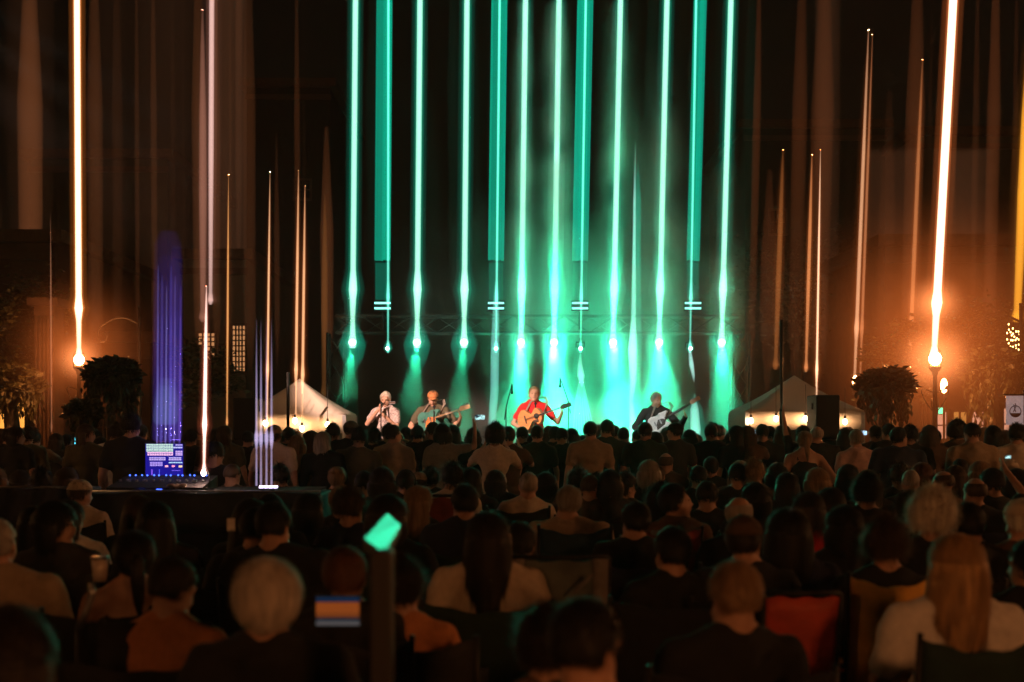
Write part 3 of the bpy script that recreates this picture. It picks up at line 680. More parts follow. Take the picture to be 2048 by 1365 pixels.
# glow painted as emission volumes round the two big street lamps
def softglow(px,py,Y,parent,rpx,L,pw_,c=(1,.20,.035),zs_=1.0):
    R_=wid(rpx,Y); p=at(px,py,Y)
    m_=bpy.data.materials.new('painted_glow'); m_.use_nodes=True; n=m_.node_tree.nodes; l=m_.node_tree.links; n.clear()
    o_=n.new('ShaderNodeOutputMaterial'); e=n.new('ShaderNodeEmission'); e.inputs[0].default_value=c+(1,); tc=n.new('ShaderNodeTexCoord')
    dv=n.new('ShaderNodeVectorMath'); dv.operation='DIVIDE'; dv.inputs[1].default_value=(R_,R_,R_*zs_); ln=n.new('ShaderNodeVectorMath'); ln.operation='LENGTH'
    sb=n.new('ShaderNodeMath'); sb.operation='SUBTRACT'; sb.inputs[0].default_value=1; sb.use_clamp=True
    pp=n.new('ShaderNodeMath'); pp.operation='POWER'; pp.inputs[1].default_value=pw_; mu=n.new('ShaderNodeMath'); mu.operation='MULTIPLY'; mu.inputs[1].default_value=L/R_
    l.new(tc.outputs['Object'],dv.inputs[0]); l.new(dv.outputs[0],ln.inputs[0]); l.new(ln.outputs['Value'],sb.inputs[1]); l.new(sb.outputs[0],pp.inputs[0]); l.new(pp.outputs[0],mu.inputs[0]); l.new(mu.outputs[0],e.inputs[1]); l.new(e.outputs[0],o_.inputs['Volume'])
    m=MB(); m.ell((0,0,0),(R_,R_,R_*zs_),20,14); o=m.build('glow',m_,parent); o.location=(0,0,p.z)
LP=[o for o in COL.objects if o.name.startswith('street_lamp')]
softglow(158,700,22,LP[0],200,1.05,3.2)
softglow(158,718,22.02,LP[0],60,1.8,2.2,(1,.30,.09))
softglow(1868,680,20,LP[1],340,1.05,2.6,zs_=1.05)
softglow(1868,716,20.02,LP[1],90,2.6,2.2,(1,.30,.09))
softglow(1868,607,20.02,LP[1],70,1.8,2.2,(1,.30,.09))

# faint vertical smears of trailed light, drawn as glowing volumes, too many to count
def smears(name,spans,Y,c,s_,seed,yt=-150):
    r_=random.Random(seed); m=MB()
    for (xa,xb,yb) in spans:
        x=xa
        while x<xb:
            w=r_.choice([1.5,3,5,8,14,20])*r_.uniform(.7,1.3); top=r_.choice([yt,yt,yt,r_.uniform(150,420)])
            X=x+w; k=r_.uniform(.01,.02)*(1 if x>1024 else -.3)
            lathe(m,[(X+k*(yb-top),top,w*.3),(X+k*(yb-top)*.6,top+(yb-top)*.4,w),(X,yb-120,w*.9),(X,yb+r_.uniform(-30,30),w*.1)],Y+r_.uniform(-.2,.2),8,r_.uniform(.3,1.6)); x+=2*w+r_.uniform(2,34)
    vm=glowvol('painted_glow',c,s_); tag(m.build(name,vm),kind='stuff')
smears('trail_smear',[(0,150,740),(175,680,770)],31.5,(1,.30,.10),.11,4)
smears('trail_smear',[(1495,1850,780),(1900,2060,780)],31.5,(1,.26,.08),.12,9)
smears('trail_smear',[(690,1500,640)],23.5,(.0,.9,.5),.022,12)
# ================================================================ PEOPLE
DG=[None]
def remesh(mb, voxel, smooth=3, adapt=0):
    me=mb.mesh('tmp'); o=bpy.data.objects.new('tmp',me); COL.objects.link(o)
    m=o.modifiers.new('r','REMESH'); m.mode='VOXEL'; m.voxel_size=voxel; m.use_smooth_shade=True
    if smooth: s=o.modifiers.new('s','SMOOTH'); s.factor=.5; s.iterations=smooth
    dg=bpy.context.evaluated_depsgraph_get(); res=bpy.data.meshes.new_from_object(o.evaluated_get(dg))
    bpy.data.objects.remove(o); bpy.data.meshes.remove(me); return res
def joints(seated, pose, lean=0.0, build=1.0):
    """skeleton; person faces +Y, origin on the ground below the pelvis"""
    j={}
    hip=.50 if seated else .93
    V=Vector
    j['pel']=V((0,0,hip))
    ly=-.04-lean if seated else -lean
    def up(z,y=0): return V((0,y+ly*(z/.5),hip+z))
    j['waist']=up(.14); j['chest']=up(.34); j['neck']=up(.52,-.01); j['head']=up(.652,.02)
    for s,k in ((-1,'l'),(1,'r')):
        j['sh'+k]=up(.455)+V((s*.185*build,0,0))
        j['hip'+k]=j['pel']+V((s*.095,0,-.02))
        if seated: j['kn'+k]=V((s*.14,.43,.50)); j['an'+k]=V((s*.15,.44+.05*s,.09))
        else: j['kn'+k]=V((s*.11,.02,.49)); j['an'+k]=V((s*.13,-.02,.08))
    def arm(k,el,wr,hd):
        s=-1 if k=='l' else 1; sh=j['sh'+k]
        j['el'+k]=sh+V((s*el[0],el[1],el[2])); j['wr'+k]=sh+V((s*wr[0],wr[1],wr[2])); j['hd'+k]=sh+V((s*hd[0],hd[1],hd[2]))
    P={'down':((.07,-.03,-.29),(.09,.05,-.54),(.09,.08,-.64)),
       'lap':((.08,.04,-.28),(-.02,.26,-.34),(-.08,.33,-.33)),
       'fold':((.08,.05,-.27),(-.08,.24,-.20),(-.16,.26,-.17)),
       'hips':((.17,-.10,-.24),(.02,.06,-.42),(-.02,.10,-.45)),
       'phone':((.10,.20,-.13),(-.06,.34,.10),(-.09,.36,.19)),
       'up':((.05,.05,.28),(.06,.12,.54),(.05,.14,.64)),
       'upside':((.20,.05,.12),(.26,.10,.38),(.25,.12,.48)),
       'rest':((.12,.06,-.27),(.12,.30,-.26),(.11,.38,-.27))}
    L,R=(pose if isinstance(pose,tuple) else (pose,pose))
    arm('l',*P[L]) if isinstance(L,str) else arm('l',*L)
    arm('r',*P[R]) if isinstance(R,str) else arm('r',*R)
    return j
def hand(m,wr,hd,side,palm_n=None,curl=.5,fr=.0085):
    d=(hd-wr).normalized(); n=palm_n or Vector((0,1,0)); n=(n-d*n.dot(d)); n=n.normalized() if n.length>.01 else Vector((1,0,0))
    a=d.cross(n)*side
    m.ell(wr+d*.045,(.042,.018,.052),8,6,rot=Matrix((a,n,d)).transposed())
    for i,(off,L) in enumerate(((-.030,.062),(-.010,.074),(.011,.070),(.031,.054))):
        b=wr+d*.085+a*off; k1=b+d*L*.5+n*L*.25*curl; k2=k1+(d*(1-curl)+n*curl)*L*.45
        m.cap(b-d*.02,k1,fr,fr*.95,6); m.cap(k1,k2,fr*.95,fr*.8,6)
    b=wr+d*.03-a*.036; m.cap(b,b-a*.028+d*.03+n*.01,fr*1.25,fr*1.1,6); m.cap(b-a*.028+d*.03+n*.01,b-a*.02+d*.06+n*.03,fr*1.1,fr*.9,6)
def headgeo(m,c,rot,detail=False):
    R=rot
    def T(x,y,z): return c+R@Vector((x,y,z))
    m.ell(T(0,-.012,.03),(.074,.092,.092),16,11,rot=R)       # skull
    m.ell(T(0,.030,-.035),(.060,.060,.085),14,9,rot=R)        # face
    m.ell(T(0,.052,-.092),(.034,.030,.026),10,7,rot=R)        # chin
    m.cap(T(0,.092,.012),T(0,.108,-.030),.010,.015,8)         # nose
    m.cap(T(-.04,.078,.026),T(.04,.078,.026),.013,.013,8)     # brow
    for s in (-1,1):
        m.ell(T(s*.076,-.004,-.008),(.012,.020,.032),8,6,rot=R)
        m.cap(T(s*.032,.070,-.035),T(s*.050,.045,-.05),.018,.018,8)
    m.cap(T(-.018,.086,-.060),T(.018,.086,-.060),.010,.010,6) # lips
BODY={}
def body_mesh(seated,pose,lean,turn,tilt,build,voxel,fem):
    key=(seated,pose,lean,turn,tilt,build,voxel,fem)
    if key in BODY: return BODY[key]
    j=joints(seated,pose,lean,build); m=MB(); b=build
    hc=j['head']; R=Matrix.Rotation(math.radians(-turn),3,'Z')@Matrix.Rotation(math.radians(-tilt),3,'X')
    headgeo(m,hc,R)
    m.cap(j['neck']+Vector((0,-.012,-.06)),hc+R@Vector((0,-.022,-.045)),.060 if not fem else .052,.050 if not fem else .043)
    for s_,k_ in ((-1,'l'),(1,'r')): m.cap(j['neck']+Vector((s_*.03,-.012,.035)),j['sh'+k_]+Vector((-s_*.05,-.005,.012)),.040,.048)
    # torso
    m.ell(j['chest']+Vector((0,0,.03)),(.165*b,.105*b,.17),16,10); m.ell(j['waist'],(.145*b*(.92 if fem else 1),.10*b,.16),16,10); m.ell(j['pel'],(.165*b,.115*b,.12),16,10)
    m.cap(j['shl']+Vector((.03,0,0)),j['shr']-Vector((.03,0,0)),.062,.062)
    m.cap(j['neck']+Vector((-.07,-.01,-.03)),j['neck']+Vector((.07,-.01,-.03)),.045,.045)
    for k,s in (('l',-1),('r',1)):
        m.cap(j['sh'+k],j['el'+k],.053*b,.040*b); m.cap(j['el'+k],j['wr'+k],.041*b,.026)
        hand(m,j['wr'+k],j['hd'+k],s, Vector((-s,.3,0)), .35)
        m.cap(j['hip'+k],j['kn'+k],.088*b,.058*b); m.cap(j['kn'+k],j['an'+k],.058*b,.040)
        m.cap(j['an'+k]+Vector((0,-.03,-.04)),j['an'+k]+Vector((0,.15,-.045)),.040,.034)
    me=remesh(m,voxel,2); me.name='body'; BODY[key]=me; return me
CL={}
def crumple(me,amp,f,seed=0):
    n=len(me.vertices); co=np.zeros(n*3,dtype=np.float32); no=np.zeros(n*3,dtype=np.float32)
    me.vertices.foreach_get('co',co); 
    try: me.vertex_normals.foreach_get('vector',no)
    except Exception: me.vertices.foreach_get('normal',no)
    co=co.reshape(-1,3); no=no.reshape(-1,3)
    x,y,z=co[:,0]*f,co[:,1]*f,co[:,2]*f
    d=np.sin(x*1.3+z*2.1+seed+1.7*np.sin(z*1.9+y))*.5+np.sin(z*3.7-x*2.2+2*np.sin(x*1.1+seed))*.3+np.sin(y*4.1+z*1.2+x*3.3)*.2
    co+=no*(d*amp)[:,None]; me.vertices.foreach_set('co',co.ravel()); me.update()
def shirt_mesh(seated,pose,lean,build,voxel,fem,style,long_):
    key=(seated,pose,lean,build,voxel,fem,style,long_)
    if key in CL: return CL[key]
    j=joints(seated,pose,lean,build); m=MB(); b=build; e=.014
    if style=='tank':
        m.ell(j['chest']+Vector((0,0,-.02)),(.165*b+e,.105*b+e,.16+e),16,10)
        for s in (-1,1): m.cap(j['chest']+Vector((s*.09,-.05,.1)),j['neck']+Vector((s*.085,0,-.02)),.035,.032)
    else:
        m.ell(j['chest']+Vector((0,0,.03)),(.168*b+e,.108*b+e,.17+e),16,10)
        m.cap(j['shl']+Vector((.03,0,0)),j['shr']-Vector((.03,0,0)),.062+e,.062+e)
        m.cap(j['neck']+Vector((-.075,-.01,-.035)),j['neck']+Vector((.075,-.01,-.035)),.047+e,.047+e)
        for s_,k_ in ((-1,'l'),(1,'r')): m.cap(j['neck']+Vector((s_*.045,-.014,.012)),j['sh'+k_]+Vector((-s_*.05,-.005,.012)),.040+e,.048+e)
        m.cap(j['neck']+Vector((0,-.03,-.05)),j['chest']+Vector((0,-.02,0)),.085,.10)
        for k in 'lr':
            q=1.0 if long_ else .62
            end=j['sh'+k].lerp(j['el'+k],q); m.cap(j['sh'+k],end,.054*b+e,.050*b+e if not long_ else .044*b+e)
            if long_: m.cap(j['el'+k],j['el'+k].lerp(j['wr'+k],.93),.044*b+e,.032+e*.8)
    m.ell(j['waist'],(.150*b*(.92 if fem else 1.02)+e,.108*b+e,.17),16,10); m.ell(j['pel']+Vector((0,0,.0)),(.168*b+e,.120*b+e,.13),16,10)
    if style=='hood': m.ell(j['neck']+Vector((0,-.07,-.02)),(.10,.06,.07),12,8)
    me=remesh(m,voxel*1.15,3); me.name='shirt'; crumple(me,.007,11,len(CL)); CL[key]=me; return me
def collar_mesh(seated,pose,lean,build,voxel):
    key=('collar',seated,pose,lean,build)
    if key in CL: return CL[key]
    j=joints(seated,pose,lean,build); m=MB(); c=j['neck']; rows=[]
    for v in np.linspace(0,1,4):
        rows.append([c+Vector(((.072+.012*(1-v))*math.sin(a),-.01+(.068+.016*(1-v))*math.cos(a)*-1,-.015+.045*v-.02*(1-math.cos(a))*.5)) for a in np.linspace(-2.7,2.7,20)])
    m.sheet(rows,.006); me=m.mesh('collar'); CL[key]=me; return me
def trouser_mesh(seated,build,voxel,shorts=False):
    key=('tr',seated,build,voxel,shorts)
    if key in CL: return CL[key]
    j=joints(seated,'down',0,build); m=MB(); b=build; e=.012
    m.ell(j['pel']+Vector((0,0,-.01)),(.165*b+e,.115*b+e,.115),16,10)
    for k in 'lr':
        m.cap(j['hip'+k],j['kn'+k],.088*b+e,.060*b+e)
        if not shorts: m.cap(j['kn'+k],j['an'+k],.060*b+e,.048+e)
    me=remesh(m,voxel*1.3,3); me.name='trousers'; crumple(me,.005,13,3); CL[key]=me; return me
# ---- hair --------------------------------------------------------
HAIR={}
def hair_mesh(style,fine,seed=0):
    """in head space: origin at head centre, face towards +Y"""
    key=(style,fine,seed)
    if key in HAIR: return HAIR[key]
    rnd=random.Random(hash(style)%1000 if False else sum(map(ord,style))+seed); m=MB()
    n,mm=(28,18) if fine else (16,11)
    thick={'short':.010,'crop':.004,'bob':.020,'long':.014,'fluffy':.040,'curly':.045,'pony':.010,'bun':.010,'wavy':.022,'fringe':.006,'spiky':.012,'messy':.02,'round':.026}.get(style,.012)
    C=Vector((0,-.012,.03))
    def hairline(d):   # lowest allowed z (unit dir) as function of azimuth; front high
        f=d.y
        if style=='fringe':  # only a ring of hair
            return -.55+1.2*max(0,f)
        return (-.62 if style in('short','crop','spiky','messy') else -.75)+1.25*max(0,f+.05)
    def surf(d,extra=0.0):
        t=thick+extra
        if style in('short','crop','bob','long','round'): t+=.0065*noise.noise(d*5.0+Vector((seed,3,0)))+.003*noise.noise(d*13)
        if style in('curly','fluffy','messy','wavy'):
            t+=.010*noise.noise(d*4.0+Vector((seed,0,0)))+.006*noise.noise(d*9)
        return C+Vector((d.x*(.076+t),d.y*(.094+t),d.z*(.094+t)))
    grid=[]
    for i in range(mm+1):
        th=PI*.80*i/mm; row=[]
        for k in range(n):
            ph=2*PI*k/n; d=Vector((math.sin(th)*math.cos(ph),math.sin(th)*math.sin(ph),math.cos(th)))
            hl=hairline(d)
            if style=='fringe' and d.z>.42: dd=.004
            ok=d.z>=hl
            if not ok:
                # slide in under the skin
                p=C+Vector((d.x*.06,d.y*.078,d.z*.078))
            else:
                p=surf(d)
                if style=='fringe' and d.z>.45: p=C+Vector((d.x*.068,d.y*.085,d.z*.085))
            row.append(p)
        grid.append(row)
    vs=[p for r in grid for p in r]; fs=[(i*n+k,(i+1)*n+k,(i+1)*n+(k+1)%n,i*n+(k+1)%n) for i in range(mm) for k in range(n)]
    m.add(vs,fs,True)
    # hanging mass
    if style in('long','wavy','bob'):
        L={'long':.36,'wavy':.27,'bob':.13}[style]; rows=[]
        for v in np.linspace(0,1,10 if fine else 6):
            row=[]
            for u in np.linspace(0,1,17 if fine else 9):
                a=PI*(1.0+u) ; a=PI*.98+u*PI*1.04
                wx=(.080+thick)*(1+.22*v*(1-v)*2+(.10 if style!='bob' else .16)*v - (.25*v*v if style=='long' else .22*v*v)); wy=(.098+thick)*(1-.25*v)
                row.append(Vector((wx*math.cos(a)+.006*math.sin(v*9+u*20+seed),wy*math.sin(a)-.012+.006*math.sin(u*31+v*5),.03-v*L-.012*math.sin(u*PI*5+seed)*v)))
            rows.append(row)
        m.sheet(rows,.022)
    if style=='pony':
        m.tube([(0,-.10,.05),(0,-.145,.03),(0,-.15,-.06),(.01,-.135,-.16),(.015,-.13,-.24)],[.018,.028,.034,.026,.006],n=10)
    if style=='bun': m.ell((0,-.10,.09),(.042,.04,.04),12,8)
    # strands
    N={'crop':900,'fringe':500}.get(style,1500); N=int(N*(2.2 if fine else .45)); wdt=.0012 if fine else .003
    if style in('fluffy','curly','messy'): N=int(N*1.5)
    for q in range(N):
        while True:
            d=Vector((rnd.gauss(0,1),rnd.gauss(0,1),rnd.gauss(0,1))).normalized()
            if d.z>hairline(d)+.03 and d.z>-.8: break
        if style=='fringe' and d.z>.42: continue
        p=surf(d,-.002); t=Vector((0,0,-1)); t=(t-d*t.dot(d)); t=t.normalized() if t.length>.05 else Vector((rnd.gauss(0,1),rnd.gauss(0,1),0)).normalized()
        if style in('short','crop','fringe','spiky'):
            l={'short':.030,'crop':.012,'fringe':.02,'spiky':.032}[style]*rnd.uniform(.5,1.2); o=.35 if style!='spiky' else 1.3
            pts=[p,p+(t+d*o)*l*.5,p+(t+d*o*.5)*l]
        elif style in('fluffy','curly','messy'):
            l=.035*rnd.uniform(.5,1.3); r1=Vector((rnd.gauss(0,.6),rnd.gauss(0,.6),rnd.gauss(0,.5)))
            pts=[p,p+(d+r1*.6)*l*.5,p+(d*.7+r1+t*.5)*l*.9]
        else:
            l=.07*rnd.uniform(.6,1.2); pts=[p]; cur=p; dd=d
            for st_ in range(2):
                tt=Vector((0,0,-1)); tt=(tt-dd*tt.dot(dd)); tt=tt.normalized() if tt.length>.02 else t
                cur=cur+tt*l*.5+dd*.003; rel=cur-C; dd=Vector((rel.x/.08,rel.y/.1,rel.z/.1)).normalized(); pts.append(cur+dd*.002)
        sd=d.cross(t).normalized()*wdt*rnd.uniform(.6,1.4)
        b=len(m.v); m.v+= [tuple(pts[0]-sd),tuple(pts[0]+sd),tuple(pts[1]-sd*.8),tuple(pts[1]+sd*.8),tuple(pts[2])]
        m.f+=[(b,b+1,b+3,b+2),(b+2,b+3,b+4)]; m.sm+=[True,True]
    if style in('long','wavy','bob'):
        L={'long':.38,'wavy':.29,'bob':.15}[style]
        for q in range(int((900 if fine else 200))):
            u=rnd.random(); a=PI*.98+u*PI*1.04; z0=.03-rnd.random()*L*.7; ln=rnd.uniform(.06,.14)
            def pos(z):
                v=min(1.1,(.03-z)/L); wx=(.080+thick)*(1+.22*v*(1-v)*2+(.10 if style!='bob' else .16)*v-(.25*v*v if style=='long' else .22*v*v))+.013; wy=(.098+thick)*(1-.25*v)+.013
                return Vector((wx*math.cos(a),wy*math.sin(a)-.012,z))
            j_=Vector((rnd.gauss(0,.004),rnd.gauss(0,.004),0)); pts=[pos(z0),pos(z0-ln/2)+j_,pos(z0-ln)+j_*2.2]; sd=Vector((-math.sin(a),math.cos(a),0))*wdt*1.2
            b=len(m.v); m.v+= [tuple(pts[0]-sd),tuple(pts[0]+sd),tuple(pts[1]-sd),tuple(pts[1]+sd),tuple(pts[2])]; m.f+=[(b,b+1,b+3,b+2),(b+2,b+3,b+4)]; m.sm+=[True,True]
    me=m.mesh('hair'); HAIR[key]=me; return me
HC={'black':(.010,.008,.007),'dark':(.022,.014,.009),'brown':(.065,.036,.018),'auburn':(.13,.05,.02),'blond':(.46,.27,.11),'sand':(.30,.18,.085),'grey':(.34,.30,.25),'silver':(.66,.58,.48),'white':(.80,.70,.58)}
SC={'black':(.012,.012,.013),'charcoal':(.035,.033,.032),'navy':(.018,.022,.05),'green':(.02,.045,.03),'olive':(.10,.085,.05),'tan':(.34,.25,.16),'grey':(.22,.20,.18),'white':(.72,.68,.62),'cream':(.60,.50,.38),'orange':(.55,.22,.08),'red':(.62,.012,.014),'brown':(.10,.055,.03),'pink':(.60,.38,.33),'blue':(.05,.08,.18)}
def hairmat(c): return mat('hair_'+c,HC[c],.62,vary=.35,scale=40,stretch=(1,1,.15))
def cloth(c): return mat('cloth_'+c,SC[c],.9,vary=.12,scale=30,bump=.25,bscale=90,sheen=.0)
SKIN=[mat('skin_fair',(.48,.27,.18),.55,vary=.12,scale=18),mat('skin_tan',(.36,.19,.12),.55,vary=.12,scale=18),mat('skin_brown',(.17,.085,.05),.5,vary=.12,scale=18)]
M_jean=mat('denim',(.03,.04,.07),.9,scale=30); M_dark=mat('dark_trousers',(.018,.017,.016),.9); M_khaki=mat('khaki_trousers',(.18,.14,.09),.9)
M_eye=mat('eye_dark',(.02,.015,.012),.2); M_lip=mat('lips',(.28,.09,.07),.5)
M_phone=mat('phone_shell',(.012,.012,.014),.3); M_straw=mat('straw',(.55,.42,.24),.9,scale=120,vary=.3,bump=.5,bscale=200); M_hatband=mat('hat_band',(.02,.015,.012),.8)
def capgeo(kind,parent,headpos,R,colr,turn_back=False):
    m=MB(); 
    if kind in('cap','beanie','white_cap'):
        rows=[]
        for i in range(8):
            th=PI*.5*i/7; rows.append([Vector(((.089)*math.sin(th)*math.cos(a),-.012+.108*math.sin(th)*math.sin(a),.045+.085*math.cos(th))) for a in np.linspace(0,2*PI,25)])
        rows[0]=[r_+Vector((.0005*math.cos(i),.0005*math.sin(i),0)) for i,r_ in enumerate(rows[0])]
        m.sheet(rows,.006); h=m.build('cap',cloth(colr) ,parent); 
        if kind!='beanie':
            m=MB(); m.sheet([[Vector((.078*math.sin(a)*(1-.05*v),.085*math.cos(a)+.075*v*math.cos(a)-.01,.050-.018*v)) for a in np.linspace(-1.1,1.1,13)] for v in np.linspace(0,1,5)],.004); b=m.build('peak',cloth(colr),parent); 
            return [h,b]
        return [h]
    if kind in('straw','bucket'):
        rw=.075 if kind=='straw' else .055; rows=[]
        prof=[(0.001,.125),(.05,.130),(.075,.118),(.088,.06),(.092,.045)]+[(.092+rw*t,.042-.03*t+.012*t*t) for t in (.3,.6,1)]
        for (r_,z) in prof: rows.append([Vector((r_*math.cos(a),-.012+r_*1.15*math.sin(a),z)) for a in np.linspace(0,2*PI,29)])
        m.sheet(rows,.006); h=m.build('hat',M_straw if kind=='straw' else cloth(colr),parent)
        m=MB(); m.sheet([[Vector((.0955*math.cos(a),-.012+.1105*math.sin(a),z)) for a in np.linspace(0,2*PI,29)] for z in (.050,.078)],.006); b=m.build('hat_band',M_hatband,parent)
        return [h,b]
NP=[0]
PEOPLE=[]
def person(label,px,pyt,Y,seated=False,hair='short',hc='dark',shirt='black',pose=None,turn=0,tilt=0,yaw=0,build=1.0,fem=False,skin=0,long_=False,style='tee',hat=None,hatc='black',trousers=None,fine=None,lean=None,phone=None,grp=None,cat='person',scale=None,glasses=False,headphones=False,z0=0,collar=False,voxel=None,face=False):
    if hair=='short' and not hat and z0==0 and RJ.random()<.28: hair='messy'
    if pose is None and not phone and z0==0:
        if turn==0 and RJ.random()<.6: turn=RJ.choice([-15,15,-30,30])
        if tilt==0 and RJ.random()<.4: tilt=RJ.choice([-10,10])
        if yaw==0: yaw=RJ.uniform(-14,14)
    if pose is None: pose='lap' if seated else 'down'
    if lean is None: lean=.05 if seated else 0
    near=Y<8.5
    if voxel is None: voxel=.016 if Y<6.5 else (.020 if Y<12 else .024)
    if face: voxel=.0095
    if fine is None: fine=Y<9
    build=round(build*20)/20; turn=round(turn/15)*15; tilt=round(tilt/10)*10
    if scale is None:
        ztop=CAMZ-(pyt-HY)/F*Y-z0
        j=joints(seated,pose,lean,build); top=j['head'].z+.125+.012+({'fluffy':.03,'curly':.03}.get(hair,0))
        scale=max(.80,min(1.16,ztop/top))
    P=at(px,HY,Y)
    r=empty('person',(P.x,Y,z0),math.radians(yaw)); r.scale=(scale,)*3; r.rotation_euler.y=math.radians(RJ.uniform(-3.5,3.5) if z0==0 and Y>6 else 0); tag(r,label,cat,grp)
    b=link('body',body_mesh(seated,pose,lean,turn,tilt,build,voxel,fem),SKIN[skin],r)
    link('shirt',shirt_mesh(seated,pose,lean,build,voxel,fem,style,long_),cloth(shirt),r)
    if collar: link('collar',collar_mesh(seated,pose,lean,build,voxel),cloth(shirt),r)
    link('trousers',trouser_mesh(seated,build,.024),trousers or random.choice([M_jean,M_dark,M_dark,M_khaki]),r)
    j=joints(seated,pose,lean,build); hp=j['head']; R=Matrix.Rotation(math.radians(-turn),4,'Z')@Matrix.Rotation(math.radians(-tilt),4,'X')
    kids=[]
    if hair!='bald': kids.append(link('hair',hair_mesh(hair,fine,NP[0]%2),hairmat(hc),r))
    if hat: kids+=capgeo(hat,r,hp,R,hatc)
    if face or abs(turn)>=45:
        for s in (-1,1):
            m=MB(); m.ell((s*.030,.0845,.004),(.011,.005,.006),8,5); kids.append(m.build('eye',M_eye,r))
            m=MB(); m.tube([(s*.018,.0935,.030),(s*.034,.0915,.036),(s*.050,.083,.031)],.004,n=5); kids.append(m.build('eyebrow',hairmat(hc if hc!='white' else 'grey'),r))
        m=MB(); m.tube([(-.022,.088,-.060),(0,.0965,-.061),(.022,.088,-.060)],[.003,.006,.003],n=6); kids.append(m.build('lips',M_lip,r))
    if glasses:
        m=MB()
        for s in (-1,1):
            m.tube([(s*.034+.022*math.cos(a),.098,.004+.018*math.sin(a)) for a in np.linspace(0,2*PI,15)],.0022,n=5); m.tube([(s*.056,.097,.008),(s*.080,.02,.006)],.002,n=4)
        kids.append(m.build('glasses',M_black,r))
    if headphones:
        m=MB(); m.tube([(.098*math.cos(a),-.005,.01+.125*math.sin(a)) for a in np.linspace(0,PI,15)],.007,n=6)
        for s in (-1,1): m.ell((s*.093,-.002,-.005),(.018,.032,.036),10,6)
        kids.append(m.build('headphones',M_phone,r))
    for k in kids: k.location=hp; k.rotation_euler=R.to_euler()
    if phone:
        hl=j['hdl'] if phone.get('hand','r')=='l' else j['hdr']
        if phone.get('both'): hl=(j['hdl']+j['hdr'])/2
        wp=(Matrix.Translation((P.x,Y,z0))@Matrix.Rotation(math.radians(yaw),4,'Z')@Matrix.Scale(scale,4))@(hl+Vector((0,.0,.03)))
        make_phone(wp,phone['label'],phone.get('land',False),phone.get('col',(.4,.75,1)),phone.get('es',1.6),phone.get('yaw',0),phone.get('small',.85))
    NP[0]+=1; PEOPLE.append(r); return r
RJ=random.Random(77)
def make_phone(wp,label,land=False,col=(.4,.75,1),es=1.6,yaw=0,sc=1):
    e=empty('phone',wp,math.radians(yaw)); tag(e,label,'phone','phones held up in the crowd')
    w,h=(.15*sc,.075*sc) if land else (.075*sc,.15*sc)
    m=MB(); m.box((0,0,0),(w,.009,h)); o=m.build('shell',M_phone,e); b=o.modifiers.new('b','BEVEL'); b.width=.004; b.segments=2
    m=MB(); m.box((0,-.0055,0),(w*.93,.001,h*.93))
    mm=bpy.data.materials.new('phone_screen'); mm.use_nodes=True; n=mm.node_tree.nodes; l=mm.node_tree.links; n.clear()
    oo=n.new('ShaderNodeOutputMaterial'); em=n.new('ShaderNodeEmission'); tc=n.new('ShaderNodeTexCoord'); nz=n.new('ShaderNodeTexNoise'); nz.inputs['Scale'].default_value=22
    rp=n.new('ShaderNodeValToRGB'); rp.color_ramp.elements[0].position=.42; rp.color_ramp.elements[0].color=(.01,.02,.03,1); rp.color_ramp.elements[1].position=.6; rp.color_ramp.elements[1].color=tuple(col)+(1,)
    l.new(tc.outputs['Object'],nz.inputs['Vector']); l.new(nz.outputs[0],rp.inputs[0]); l.new(rp.outputs[0],em.inputs[0]); em.inputs[1].default_value=es; l.new(em.outputs[0],oo.inputs[0])
    m.build('screen',mm,e); return e
